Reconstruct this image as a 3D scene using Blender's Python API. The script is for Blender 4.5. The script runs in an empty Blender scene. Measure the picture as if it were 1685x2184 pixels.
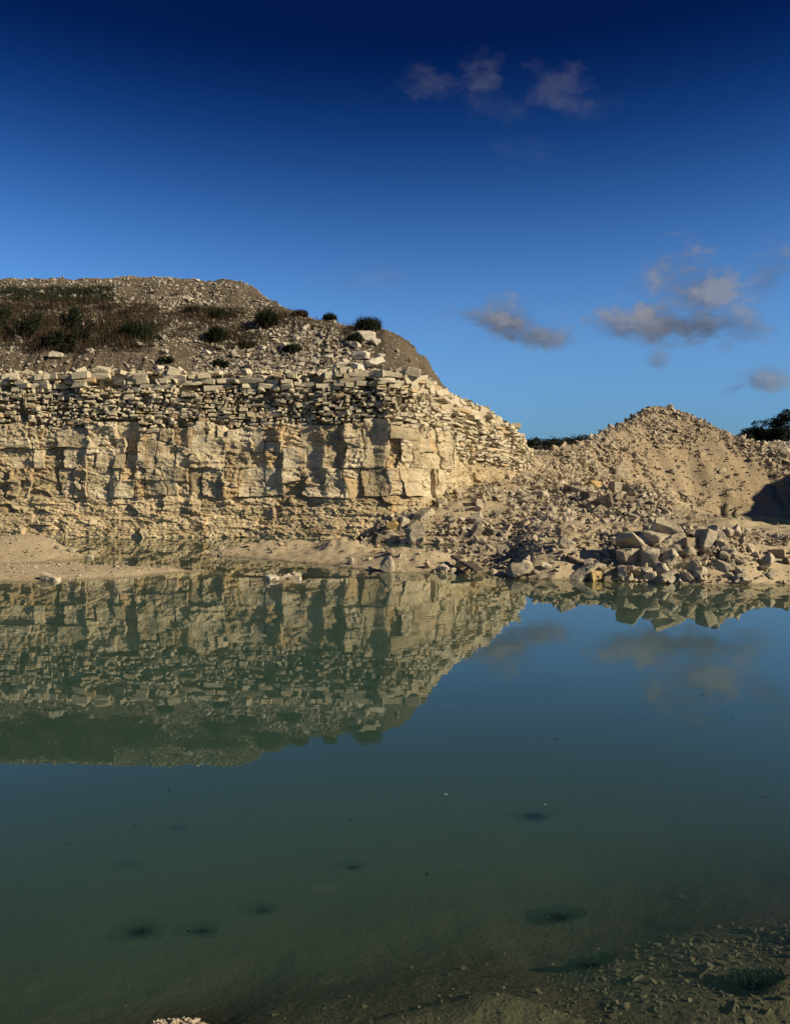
import bpy, bmesh, math, random
import numpy as np
from mathutils import Vector, Matrix, Euler

sc = bpy.context.scene
COL = sc.collection
R = math.radians
rng = np.random.default_rng(7)
random.seed(7)

# ------------------------------------------------------------------ camera
CAM_H = 2.2            # metres above the water
F, CX, HY = 1657.0, 842.5, 1035.0     # focal length, centre column and horizon row on a 1685 x 2184 print of the photograph
cam = bpy.data.cameras.new('camera')
cam_ob = bpy.data.objects.new('camera', cam); COL.objects.link(cam_ob)
cam.sensor_fit = 'HORIZONTAL'; cam.sensor_width = 36.0
cam.lens = F / 1685.0 * 36.0
cam.shift_y = -(1092.0 - HY) / 1685.0
cam.clip_start = 0.1; cam.clip_end = 9000
cam_ob.location = (0, 0, CAM_H); cam_ob.rotation_euler = (R(90), 0, 0)
sc.camera = cam_ob

# ------------------------------------------------------------------ sun and sky
SUN_EL, SUN_AZ = 27.0, 114.0           # azimuth clockwise from +Y (the viewing direction)
sd_ = Vector((math.sin(R(SUN_AZ)) * math.cos(R(SUN_EL)), math.cos(R(SUN_AZ)) * math.cos(R(SUN_EL)), math.sin(R(SUN_EL))))
sun = bpy.data.lights.new('sun', 'SUN'); sun.energy = 5.0; sun.angle = R(0.5); sun.color = (1.0, 0.88, 0.65)
sun_ob = bpy.data.objects.new('sun', sun); COL.objects.link(sun_ob)
sun_ob.rotation_euler = sd_.to_track_quat('Z', 'Y').to_euler()
sun_ob.location = (60, -30, 60)

sc.view_settings.view_transform = 'Standard'
sc.view_settings.look = 'None'
sc.view_settings.gamma = 1.0
sc.view_settings.exposure = 0.38
sc.view_settings.use_curve_mapping = False
sc.cycles.use_denoising = True
sc.cycles.max_bounces = 6
sc.cycles.diffuse_bounces = 2
sc.cycles.glossy_bounces = 3
sc.cycles.transparent_max_bounces = 8

world = bpy.data.worlds.new('World'); sc.world = world
world.use_nodes = True
world.cycles.sampling_method = 'NONE'
def build_world():
    nt = world.node_tree; N = nt.nodes; L = nt.links
    N.clear()
    def val(x): return x
    def link(a, sock):
        if isinstance(a, (int, float)): sock.default_value = a
        else: L.new(a, sock)
    def M(op, a, b=0.0, c=None, clamp=False):
        n = N.new('ShaderNodeMath'); n.operation = op; n.use_clamp = clamp
        link(a, n.inputs[0]); link(b, n.inputs[1])
        if c is not None: link(c, n.inputs[2])
        return n.outputs[0]
    def sstep(x, lo, hi):
        n = N.new('ShaderNodeMapRange'); n.interpolation_type = 'SMOOTHSTEP'
        link(x, n.inputs[0]); n.inputs[1].default_value = lo; n.inputs[2].default_value = hi
        return n.outputs[0]
    out = N.new('ShaderNodeOutputWorld'); bg = N.new('ShaderNodeBackground')
    sky = N.new('ShaderNodeTexSky'); sky.sky_type = 'NISHITA'; sky.sun_disc = False
    sky.sun_elevation = R(SUN_EL); sky.sun_rotation = R(SUN_AZ)
    sky.altitude = 300; sky.air_density = 1.0; sky.dust_density = 0.2; sky.ozone_density = 3.0
    # a deep, contrasty autumn blue: same response over the whole dome
    tc = N.new('ShaderNodeTexCoord'); sp = N.new('ShaderNodeSeparateXYZ'); L.new(tc.outputs['Generated'], sp.inputs[0])
    el = M('MINIMUM', M('ABSOLUTE', M('ARCSINE', sp.outputs[2])), 0.52)
    cc = N.new('ShaderNodeCombineColor')
    for k in range(3): L.new(M('POWER', 2.71828, M('ADD', SKY_A[k], M('MULTIPLY', el, M('ADD', SKY_B[k], M('MULTIPLY', el, SKY_C[k]))))), cc.inputs[k])
    mulc = N.new('ShaderNodeMix'); mulc.data_type = 'RGBA'; mulc.blend_type = 'MULTIPLY'; mulc.inputs[0].default_value = 1.0
    L.new(sky.outputs[0], mulc.inputs[6]); L.new(cc.outputs[0], mulc.inputs[7])
    # broken fair-weather clouds by direction
    yy = M('MAXIMUM', sp.outputs[1], 0.02)
    u = M('DIVIDE', sp.outputs[0], yy); v = M('DIVIDE', sp.outputs[2], yy)
    cb = N.new('ShaderNodeCombineXYZ'); L.new(u, cb.inputs[0]); L.new(M('MULTIPLY', v, 1.5), cb.inputs[1])
    nz = N.new('ShaderNodeTexNoise'); nz.inputs['Scale'].default_value = 17; nz.inputs['Detail'].default_value = 7; nz.inputs['Roughness'].default_value = 0.58
    L.new(cb.outputs[0], nz.inputs['Vector'])
    n1 = M('SUBTRACT', nz.outputs[0], 0.5)
    nz2 = N.new('ShaderNodeTexNoise'); nz2.inputs['Scale'].default_value = 55; nz2.inputs['Detail'].default_value = 5; nz2.inputs['Roughness'].default_value = 0.6
    L.new(cb.outputs[0], nz2.inputs['Vector'])
    n2 = M('SUBTRACT', nz2.outputs[0], 0.5)
    rag = M('ADD', M('MULTIPLY', n1, 3.6), M('MULTIPLY', n2, 0.9))
    # centre column, centre row, half width, half height, strength, slant
    blobs = [(1045, 683, 62, 20, .7, .30), (1090, 690, 80, 36, 1.0, .22), (1150, 714, 62, 24, .9, .12),
             (1330, 698, 55, 34, .85, .0), (1440, 692, 120, 42, 1.0, -.02), (1495, 640, 84, 74, .85, .30), (1500, 672, 90, 50, .8, .1), (1555, 690, 72, 40, .85, .18), (1420, 620, 70, 34, .25, 0),
             (1645, 588, 52, 50, .45, -.4), (1402, 773, 22, 22, .6, 0), (1622, 811, 44, 22, .75, -.05), (1575, 826, 34, 10, .5, -.3),
             (765, 603, 62, 18, .13, 0), (832, 588, 30, 22, .16, .2),
             (925, 184, 58, 26, .16, .08), (1024, 166, 42, 42, .22, .5), (1045, 215, 60, 34, .09, .3), (1196, 190, 58, 50, .20, .2), (1245, 235, 50, 30, .07, 0), (1112, 328, 50, 28, .06, 0)]
    dens = None; shade = None
    for (px, py, a, b, st, sl) in blobs:
        u0, v0 = (px - CX) / F, (HY - py) / F
        a, b = 1.3 * a / F, 1.45 * b / F
        du = M('SUBTRACT', u, u0)
        dv = M('ADD', M('SUBTRACT', v, v0), M('MULTIPLY', du, sl))
        # flat bases, billowing tops
        tv = M('DIVIDE', dv, b)
        dvn = M('MAXIMUM', tv, M('MULTIPLY', tv, -1.35))
        r2 = M('ADD', M('POWER', M('DIVIDE', du, a), 2.0), M('POWER', dvn, 2.0))
        d = M('ADD', M('SUBTRACT', 1.25, M('SQRT', r2)), rag)
        d = M('MULTIPLY', sstep(M('SUBTRACT', d, M('MULTIPLY', r2, 0.10)), -0.15, 1.25), st)
        dens = d if dens is None else M('MAXIMUM', dens, d)
        t = M('MULTIPLY', d, M('ADD', M('MULTIPLY', tv, 0.5), M('MULTIPLY', M('DIVIDE', du, a), 0.10)))
        shade = t if shade is None else M('ADD', shade, t)
    dens = M('MULTIPLY', dens, sstep(sp.outputs[1], 0.05, 0.2))
    lit = sstep(M('ADD', M('MULTIPLY', shade, 0.8), M('ADD', M('MULTIPLY', n1, 1.6), M('MULTIPLY', n2, 0.8))), -0.45, 0.60)
    cmix = N.new('ShaderNodeMix'); cmix.data_type = 'RGBA'; L.new(lit, cmix.inputs[0])
    cmix.inputs[6].default_value = CLOUD_DARK; cmix.inputs[7].default_value = CLOUD_LIGHT
    fin = N.new('ShaderNodeMix'); fin.data_type = 'RGBA'
    L.new(M('MULTIPLY', dens, 0.88), fin.inputs[0]); L.new(mulc.outputs[2], fin.inputs[6]); L.new(cmix.outputs[2], fin.inputs[7])
    L.new(fin.outputs[2], bg.inputs[0]); bg.inputs[1].default_value = SKY_STRENGTH
    L.new(bg.outputs[0], out.inputs[0])
SKY_STRENGTH = 0.090
SKY_A = (-1.75, -1.06, -0.55)
SKY_B = (12.0, 8.6, 6.2)
SKY_C = (-34.0, -23.0, -15.5)
CLOUD_DARK = (0.62, 0.70, 1.00, 1)
CLOUD_LIGHT = (2.35, 2.3, 2.4, 1)
build_world()

# ------------------------------------------------------------------ small maths helpers
def hash2(ix, iy, seed=0):
    h = (ix.astype(np.int64) * 374761393 + iy.astype(np.int64) * 668265263 + seed * 1442695041) & 0x7fffffff
    h = (h ^ (h >> 13)) * 1274126177 & 0x7fffffff
    h = (h ^ (h >> 16)) * 2246822519 & 0x7fffffff
    return ((h ^ (h >> 15)) & 0xffffff) / float(0xffffff)
def hash3(ix, iy, iz, seed=0): return hash2(ix + iz * 5717, iy - iz * 3331, seed)
def noise2(x, y, seed=0):
    x = np.asarray(x, float); y = np.asarray(y, float)
    ix = np.floor(x); iy = np.floor(y); fx = x - ix; fy = y - iy
    fx = fx * fx * fx * (fx * (fx * 6 - 15) + 10); fy = fy * fy * fy * (fy * (fy * 6 - 15) + 10)
    ix = ix.astype(np.int64); iy = iy.astype(np.int64)
    a = hash2(ix, iy, seed); b = hash2(ix + 1, iy, seed); c = hash2(ix, iy + 1, seed); d = hash2(ix + 1, iy + 1, seed)
    return (a * (1 - fx) + b * fx) * (1 - fy) + (c * (1 - fx) + d * fx) * fy - 0.5
def fbm(x, y, oct=4, seed=0, rough=0.5):
    t = 0; a = 1.0; x = np.asarray(x, float); y = np.asarray(y, float)
    for o in range(oct):
        t = t + a * noise2(x, y, seed + o * 17); x = x * 2.03 + 7.1; y = y * 2.03 - 3.7; a *= rough
    return t
def voro(x, y, seed=0):
    """nearest cell: F1, F2, cell random numbers, offset vector to the cell point"""
    x = np.asarray(x, float); y = np.asarray(y, float)
    ix = np.floor(x).astype(np.int64); iy = np.floor(y).astype(np.int64)
    f1 = np.full(x.shape, 9.0); f2 = np.full(x.shape, 9.0); r1 = np.zeros(x.shape); r2 = np.zeros(x.shape); r3 = np.zeros(x.shape)
    ox = np.zeros(x.shape); oy = np.zeros(x.shape)
    for dx in (-1, 0, 1):
        for dy in (-1, 0, 1):
            cx = ix + dx; cy = iy + dy
            px = cx + hash2(cx, cy, seed); py = cy + hash2(cx, cy, seed + 1)
            ddx = x - px; ddy = y - py; d = np.sqrt(ddx * ddx + ddy * ddy)
            m = d < f1
            f2 = np.where(m, f1, np.minimum(f2, d))
            r1 = np.where(m, hash2(cx, cy, seed + 2), r1); r2 = np.where(m, hash2(cx, cy, seed + 3), r2); r3 = np.where(m, hash2(cx, cy, seed + 4), r3)
            ox = np.where(m, ddx, ox); oy = np.where(m, ddy, oy)
            f1 = np.where(m, d, f1)
    return f1, f2, r1, r2, r3, ox, oy
def facets(s, z, size, seed, slope=0.5, step=0.15):
    f1, f2, a, b, c, ox, oy = voro(s / size, z / (size * 0.5), seed)
    return size * ((a - .5) * slope * ox + (b - .5) * slope * oy + (c - .5) * step)
def sms(x, lo, hi):
    t = np.clip((x - lo) / (hi - lo), 0, 1); return t * t * (3 - 2 * t)
def smin(a, b, k):
    h = np.clip(0.5 + 0.5 * (b - a) / k, 0, 1); return b * (1 - h) + a * h - k * h * (1 - h)
def smax(a, b, k): return -smin(-a, -b, k)
def w0(px, py, z=0.0):
    """a pixel looking at the horizontal plane z"""
    D = (CAM_H - z) * F / (py - HY); return ((px - CX) / F * D, D)

# ------------------------------------------------------------------ mesh / object helpers
def new_mesh(name, co, tris=None, quads=None, rnd=None, attrs=None, smooth=False, mat=None):
    me = bpy.data.meshes.new(name)
    co = np.asarray(co, np.float32)
    nt_ = 0 if tris is None else len(tris); nq = 0 if quads is None else len(quads)
    me.vertices.add(len(co)); me.vertices.foreach_set('co', co.ravel())
    me.loops.add(nt_ * 3 + nq * 4); me.polygons.add(nt_ + nq)
    li = []; st = []
    if nt_: li.append(np.asarray(tris, np.int32).ravel()); st.append(np.arange(nt_) * 3)
    if nq: li.append(np.asarray(quads, np.int32).ravel()); st.append(nt_ * 3 + np.arange(nq) * 4)
    me.loops.foreach_set('vertex_index', np.concatenate(li).astype(np.int32))
    me.polygons.foreach_set('loop_start', np.concatenate(st).astype(np.int32))
    me.polygons.foreach_set('use_smooth', np.full(nt_ + nq, smooth))
    me.update(calc_edges=True)
    if rnd is not None:
        a = me.attributes.new('rnd', 'FLOAT', 'POINT'); a.data.foreach_set('value', np.asarray(rnd, np.float32))
    for k, vv in (attrs or {}).items():
        a = me.attributes.new(k, 'FLOAT', 'POINT'); a.data.foreach_set('value', np.asarray(vv, np.float32))
    if mat: me.materials.append(mat)
    return me
def link_ob(name, me, parent=None, label=None, cat=None, group=None, kind=None, loc=None, rot=None, scale=None):
    o = bpy.data.objects.new(name, me); COL.objects.link(o)
    if parent is not None: o.parent = parent
    if loc is not None: o.location = loc
    if rot is not None: o.rotation_euler = rot
    if scale is not None: o.scale = scale
    if label: o['label'] = label
    if cat: o['category'] = cat
    if group: o['group'] = group
    if kind: o['kind'] = kind
    return o
def grid_quads(nu, nv, mask=None):
    i = np.arange(nu - 1)[:, None] * nv + np.arange(nv - 1)[None, :]
    q = np.stack([i, i + nv, i + nv + 1, i + 1], -1).reshape(-1, 4)
    if mask is not None: q = q[mask.reshape(-1)]
    return q
def compact(co, quads, *arrs):
    used = np.unique(quads); remap = np.full(len(co), -1); remap[used] = np.arange(len(used))
    return (co[used], remap[quads]) + tuple(a[used] for a in arrs)

# ------------------------------------------------------------------ materials
def mat_nodes(name):
    m = bpy.data.materials.new(name); m.use_nodes = True
    nt = m.node_tree; nt.nodes.clear()
    return m, nt
class NB:
    def __init__(s, nt): s.nt = nt; s.N = nt.nodes; s.L = nt.links
    def new(s, t, **kw):
        n = s.N.new(t)
        for k, v in kw.items(): setattr(n, k, v)
        return n
    def put(s, a, sock):
        if hasattr(a, 'is_output'): s.L.new(a, sock)
        else: sock.default_value = a
    def math(s, op, a, b=0.0, clamp=False):
        n = s.new('ShaderNodeMath', operation=op, use_clamp=clamp); s.put(a, n.inputs[0]); s.put(b, n.inputs[1]); return n.outputs[0]
    def noise(s, vec, scale, detail=4, rough=0.55, dist=0.0):
        n = s.new('ShaderNodeTexNoise'); s.L.new(vec, n.inputs['Vector'])
        n.inputs['Scale'].default_value = scale; n.inputs['Detail'].default_value = detail; n.inputs['Roughness'].default_value = rough; n.inputs['Distortion'].default_value = dist
        return n.outputs[0]
    def ramp(s, x, lo, hi, a=0.0, b=1.0):
        n = s.new('ShaderNodeMapRange', interpolation_type='SMOOTHSTEP'); s.put(x, n.inputs[0])
        for i, v in enumerate((lo, hi, a, b)): n.inputs[i + 1].default_value = v
        return n.outputs[0]
    def mix(s, f, a, b, mode='MIX'):
        n = s.new('ShaderNodeMix', data_type='RGBA', blend_type=mode)
        s.put(f, n.inputs[0])
        for x, i in ((a, 6), (b, 7)):
            if isinstance(x, tuple): n.inputs[i].default_value = (x[0], x[1], x[2], 1)
            else: s.L.new(x, n.inputs[i])
        return n.outputs[2]
    def scale(s, vec, sc3):
        n = s.new('ShaderNodeVectorMath', operation='MULTIPLY'); s.L.new(vec, n.inputs[0]); n.inputs[1].default_value = sc3; return n.outputs[0]
    def finish(s, col, rough=0.9, height=None, bstr=0.5, bdist=0.02, spec=0.2):
        b = s.new('ShaderNodeBsdfPrincipled'); s.put(col if not isinstance(col, tuple) else (*col, 1), b.inputs['Base Color'])
        b.inputs['Roughness'].default_value = rough; b.inputs['Specular IOR Level'].default_value = spec
        if height is not None:
            bp = s.new('ShaderNodeBump'); bp.inputs['Strength'].default_value = bstr; bp.inputs['Distance'].default_value = bdist
            s.L.new(height, bp.inputs['Height']); s.L.new(bp.outputs[0], b.inputs['Normal'])
        o = s.new('ShaderNodeOutputMaterial'); s.L.new(b.outputs[0], o.inputs[0]); return b
def pos(b):
    return b.new('ShaderNodeNewGeometry').outputs['Position']
def rndval(b):
    a = b.new('ShaderNodeAttribute'); a.attribute_name = 'rnd'
    oi = b.new('ShaderNodeObjectInfo')
    return b.math('FRACT', b.math('ADD', a.outputs['Fac'], oi.outputs['Random']))

def limestone(name, pale, mid, dark, rust, amount_dark=0.5, amount_rust=0.25, bump=0.7, fine=9.0, use_rnd=True):
    m, nt = mat_nodes(name); b = NB(nt); p = pos(b)
    big = b.noise(p, 0.55, 4, 0.6)
    strat = b.noise(b.scale(p, (0.5, 0.5, 5.0)), 1.0, 5, 0.6, 0.3)
    drip = b.noise(b.scale(p, (2.2, 2.2, 0.28)), 1.0, 5, 0.6, 0.2)
    sml = b.noise(p, fine, 6, 0.65)
    col = b.mix(b.ramp(strat, 0.35, 0.65), pale, mid)
    if use_rnd:
        r = rndval(b)
        col = b.mix(b.ramp(r, 0.35, 1.0, 0.0, 0.75), col, mid)
        col = b.mix(b.math('GREATER_THAN', r, 0.86), col, b.mix(0.5, col, dark))
        r2 = b.math('FRACT', b.math('MULTIPLY', r, 7.37))
        col = b.mix(b.math('MULTIPLY', b.math('GREATER_THAN', r2, 0.90), 0.6), col, rust)
    col = b.mix(b.math('MULTIPLY', b.ramp(big, 0.42, 0.66), amount_dark), col, dark)
    col = b.mix(b.math('MULTIPLY', b.ramp(drip, 0.54, 0.70), amount_rust), col, rust)
    col = b.mix(b.ramp(sml, 0.28, 0.72, 0.55, 0.0), col, dark)
    h = b.math('ADD', b.math('MULTIPLY', sml, 1.0), b.math('MULTIPLY', b.noise(b.scale(p, (6, 6, 18)), 1.0, 4, 0.6), 0.7))
    b.finish(col, 0.92, h, bump, 0.06)
    return m
PALE, MIDC, DARKC, RUST = (0.66, 0.56, 0.38), (0.50, 0.41, 0.27), (0.22, 0.17, 0.10), (0.50, 0.30, 0.11)
M_BLOCK = limestone('layered_limestone', PALE, (0.53, 0.45, 0.32), (0.25, 0.21, 0.14), RUST, 0.25, 0.22, 0.55, 10)
M_FACE = limestone('massive_limestone', (0.62, 0.50, 0.31), (0.45, 0.345, 0.20), (0.22, 0.165, 0.09), RUST, 0.55, 0.60, 0.9, 6)
M_BIG = limestone('big_block_limestone', (0.72, 0.61, 0.42), (0.52, 0.42, 0.26), (0.23, 0.175, 0.10), RUST, 0.50, 0.60, 0.8, 7)
M_BOULDER = limestone('boulder_limestone', (0.62, 0.54, 0.38), (0.48, 0.40, 0.27), (0.22, 0.18, 0.125), (0.46, 0.33, 0.18), 0.55, 0.25, 1.0, 7)
M_STONE = limestone('stone_chips', (0.54, 0.455, 0.33), (0.38, 0.305, 0.205), (0.20, 0.16, 0.105), (0.46, 0.34, 0.18), 0.2, 0.1, 0.4, 14)
M_BEDST = limestone('shade_toned_gravel', (0.26, 0.21, 0.15), (0.17, 0.135, 0.10), (0.08, 0.065, 0.045), (0.15, 0.11, 0.06), .2, .1, .4, 20)  # darkened in its colour to stand for shade over the near pond floor
M_WSTONE = limestone('white_stone_chips', (0.68, 0.62, 0.50), (0.52, 0.45, 0.34), (0.30, 0.25, 0.18), (0.5, 0.36, 0.2), 0.15, 0.1, 0.4, 14)
M_HILLST = limestone('hill_stone_chips', (0.50, 0.44, 0.34), (0.36, 0.30, 0.22), (0.20, 0.165, 0.115), (0.4, 0.3, 0.18), 0.3, 0.1, 0.4, 14)
M_GREYB = limestone('grey_limestone', (0.48, 0.41, 0.30), (0.38, 0.32, 0.23), (0.20, 0.165, 0.115), (0.36, 0.28, 0.18), 0.3, 0.1, 0.8, 9)
M_YELB = limestone('ochre_limestone', (0.62, 0.45, 0.18), (0.55, 0.38, 0.14), (0.32, 0.21, 0.09), (0.58, 0.34, 0.08), 0.3, 0.3, 0.8, 9)

def soil(name, a, bcol, c, speck=None, sc1=0.6, bump=0.8, bd=0.08, attr=None, wet_shade=True):
    m, nt = mat_nodes(name); b = NB(nt); p = pos(b)
    n1 = b.noise(p, sc1, 5, 0.6); n2 = b.noise(p, 6.0, 6, 0.65); n3 = b.noise(p, 26.0, 4, 0.6)
    col = b.mix(b.ramp(n1, 0.35, 0.65), a, bcol)
    col = b.mix(b.ramp(n2, 0.35, 0.75), col, c)
    if speck:
        vv = b.new('ShaderNodeTexVoronoi', feature='F1'); vv.inputs['Scale'].default_value = 9.0; b.L.new(p, vv.inputs['Vector'])
        sepc = b.new('ShaderNodeSeparateColor'); b.L.new(vv.outputs['Color'], sepc.inputs[0])
        f = b.math('MULTIPLY', b.math('GREATER_THAN', sepc.outputs[0], 0.80), b.ramp(vv.outputs['Distance'], 0.25, 0.45, 1.0, 0.0))
        col = b.mix(f, col, speck)
    if wet_shade:   # dark damp rim at the water's edge; foreground shade painted into the submerged bed
        spz = b.new('ShaderNodeSeparateXYZ'); b.L.new(p, spz.inputs[0])
        zz = b.math('ADD', spz.outputs[2], b.math('MULTIPLY', b.math('SUBTRACT', n2, 0.5), 0.05))
        col = b.mix(b.ramp(zz, -0.16, -0.02, 1.0, 0.0), col, b.mix(n1, (0.15, 0.115, 0.082), (0.11, 0.09, 0.066)))
        w = b.ramp(zz, 0.0, 0.06, 0.9, 0.0)
        col = b.mix(w, col, b.mix(0.6, col, (0.10, 0.075, 0.045)))
    h = b.math('ADD', b.math('MULTIPLY', n2, 1.0), b.math('MULTIPLY', n3, 0.5))
    b.finish(col, 0.95, h, bump, bd)
    return m
M_SAND = soil('pale_silt', (0.42, 0.33, 0.20), (0.34, 0.26, 0.155), (0.46, 0.375, 0.24), None, 0.5, 0.6, 0.05)
M_MOUND = soil('crushed_rock_fines', (0.42, 0.32, 0.185), (0.34, 0.26, 0.16), (0.30, 0.23, 0.145), (0.50, 0.42, 0.30), 0.35, 0.9, 0.12)
M_EARTH = soil('brown_overburden', (0.115, 0.088, 0.056), (0.088, 0.068, 0.045), (0.145, 0.112, 0.075), (0.30, 0.25, 0.18), 0.5, 0.9, 0.12, wet_shade=False)
M_BANK = soil('dark_peaty_bank', (0.05, 0.04, 0.028), (0.04, 0.034, 0.024), (0.06, 0.05, 0.03), None, 0.4, 0.8, 0.1, wet_shade=False)
M_FAR = soil('far_gravel', (0.34, 0.28, 0.19), (0.28, 0.23, 0.15), (0.22, 0.18, 0.12), (0.45, 0.38, 0.27), 0.25, 0.8, 0.15, wet_shade=False)

def leaf_mat(name, a, c):
    m, nt = mat_nodes(name); b = NB(nt); p = pos(b)
    at = b.new('ShaderNodeAttribute'); at.attribute_name = 'rnd'
    col = b.mix(at.outputs['Fac'], a, c)
    b.finish(col, 0.7, None, spec=0.15)
    return m
M_LEAF = leaf_mat('dark_green_leaf', (0.010, 0.014, 0.006), (0.023, 0.028, 0.011))
M_WEED = leaf_mat('dry_weed', (0.028, 0.020, 0.011), (0.062, 0.040, 0.020))
M_TREE = leaf_mat('tree_leaf', (0.006, 0.010, 0.005), (0.016, 0.022, 0.009))
M_STEM = leaf_mat('woody_stem', (0.05, 0.035, 0.022), (0.07, 0.05, 0.03))
M_ALGA = leaf_mat('pond_weed', (0.010, 0.024, 0.016), (0.025, 0.045, 0.022))
M_PLANK, _nt = mat_nodes('weathered_dark_timber'); _b = NB(_nt); _p = pos(_b)
_b.finish(_b.mix(_b.noise(_b.scale(_p, (3, 3, 30)), 1.0, 5), (0.055, 0.045, 0.032), (0.13, 0.105, 0.075)), 0.85, _b.noise(_b.scale(_p, (4, 4, 40)), 1.0, 5), 0.5, 0.02)

# water: mirror by Fresnel over cloudy teal water that thickens with depth
def water_mat():
    m, nt = mat_nodes('quarry_water'); b = NB(nt); p = pos(b)
    at = b.new('ShaderNodeAttribute'); at.attribute_name = 'depth'
    milk = b.math('SUBTRACT', 1.0, b.math('POWER', 2.71828, b.math('MULTIPLY', at.outputs['Fac'], -1.7)))
    n1 = b.noise(b.scale(p, (1.0, 1.0, 1.0)), 0.35, 3, 0.5)
    body = b.new('ShaderNodeBsdfDiffuse')
    b.put(b.mix(n1, (0.036, 0.078, 0.057), (0.043, 0.086, 0.062)), body.inputs[0])
    tr = b.new('ShaderNodeBsdfTransparent'); tr.inputs[0].default_value = (0.80, 0.86, 0.78, 1)
    under = b.new('ShaderNodeMixShader'); b.put(milk, under.inputs[0]); b.L.new(tr.outputs[0], under.inputs[1]); b.L.new(body.outputs[0], under.inputs[2])
    gl = b.new('ShaderNodeBsdfGlossy'); gl.inputs['Roughness'].default_value = 0.0; gl.inputs[0].default_value = (0.93, 0.95, 0.93, 1)
    # barely moving surface
    h1 = b.noise(b.scale(p, (0.8, 2.2, 1)), 1.2, 3, 0.5); calm = b.ramp(b.noise(p, 0.12, 2, 0.5), 0.42, 0.62)
    bp = b.new('ShaderNodeBump'); bp.inputs['Strength'].default_value = 1.0; bp.inputs['Distance'].default_value = 0.0011
    b.L.new(b.math('MULTIPLY', h1, b.math('ADD', b.math('MULTIPLY', calm, 0.8), 0.35)), bp.inputs['Height'])
    b.L.new(bp.outputs[0], gl.inputs['Normal'])
    ge = b.new('ShaderNodeNewGeometry'); dt = b.new('ShaderNodeVectorMath', operation='DOT_PRODUCT')
    b.L.new(ge.outputs['Normal'], dt.inputs[0]); b.L.new(ge.outputs['Incoming'], dt.inputs[1])
    cosi = b.math('ABSOLUTE', dt.outputs['Value'])      # Schlick's law, the same from above and below
    fres = b.math('ADD', b.math('MULTIPLY', b.math('POWER', b.math('SUBTRACT', 1.0, cosi, True), 5.0), 0.98), 0.02)
    ms = b.new('ShaderNodeMixShader'); b.L.new(fres, ms.inputs[0]); b.L.new(under.outputs[0], ms.inputs[1]); b.L.new(gl.outputs[0], ms.inputs[2])
    o = b.new('ShaderNodeOutputMaterial'); b.L.new(ms.outputs[0], o.inputs[0])
    return m
M_WATER = water_mat()

# ------------------------------------------------------------------ rock shapes
def hull_rock(npts, boxy, seed, flat=1.0):
    r = np.random.default_rng(seed)
    pts = []
    if boxy:
        for sx in (-1, 1):
            for sy in (-1, 1):
                for sz in (-1, 1):
                    if r.random() < 0.42:      # chipped corner
                        c = r.uniform(0.15, 0.7)
                        pts += [(sx * (1 - c), sy, sz), (sx, sy * (1 - c), sz), (sx, sy, sz * (1 - c))]
                    else: pts.append((sx, sy, sz))
        pts = np.array(pts, float) + r.uniform(-0.15, 0.12, (len(pts), 3))
    else:
        v = r.normal(size=(npts, 3)); v /= np.linalg.norm(v, axis=1)[:, None]
        v = np.sign(v) * np.abs(v) ** 0.6
        pts = v * r.uniform(0.75, 1.08, (npts, 1)); pts[:, 2] *= flat
    bm = bmesh.new()
    for q in pts: bm.verts.new(q)
    res = bmesh.ops.convex_hull(bm, input=bm.verts)
    bmesh.ops.delete(bm, geom=[v for v in bm.verts if not v.link_faces], context='VERTS')
    bmesh.ops.triangulate(bm, faces=bm.faces)
    bmesh.ops.recalc_face_normals(bm, faces=bm.faces)
    bm.verts.index_update()
    co = np.array([v.co[:] for v in bm.verts]); tr = np.array([[v.index for v in f.verts] for f in bm.faces])
    bm.free()
    return co * 0.5, tr
BOXES = [hull_rock(0, True, 100 + i) for i in range(28)]
CHIPS = [hull_rock(9 + i % 4, False, 300 + i, 0.55 + 0.4 * (i % 3) / 2) for i in range(28)]

def rot_mats(ax, ay, az):
    cx, sx, cy, sy, cz, sz = np.cos(ax), np.sin(ax), np.cos(ay), np.sin(ay), np.cos(az), np.sin(az)
    z = np.zeros_like(cx); o = np.ones_like(cx)
    Rx = np.stack([o, z, z, z, cx, -sx, z, sx, cx], -1).reshape(-1, 3, 3)
    Ry = np.stack([cy, z, sy, z, o, z, -sy, z, cy], -1).reshape(-1, 3, 3)
    Rz = np.stack([cz, -sz, z, sz, cz, z, z, z, o], -1).reshape(-1, 3, 3)
    return Rz @ Ry @ Rx
def scatter_mesh(name, shapes, P, S, Rm, mat):
    """many stones as real geometry in one mesh; P centres, S sizes (n,3), Rm rotations"""
    n = len(P); pick = rng.integers(0, len(shapes), n); rv = rng.random(n)
    cos, trs, rn = [], [], []; off = 0
    for k, (co, tr) in enumerate(shapes):
        idx = np.nonzero(pick == k)[0]
        if len(idx) == 0: continue
        v = co[None] * S[idx][:, None, :]
        v = np.einsum('nij,nvj->nvi', Rm[idx], v) + P[idx][:, None, :]
        cos.append(v.reshape(-1, 3)); nv = len(co)
        t = tr[None] + (np.arange(len(idx)) * nv)[:, None, None] + off
        trs.append(t.reshape(-1, 3)); rn.append(np.repeat(rv[idx], nv)); off += nv * len(idx)
    return new_mesh(name, np.concatenate(cos), tris=np.concatenate(trs), rnd=np.concatenate(rn), mat=mat)

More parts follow.
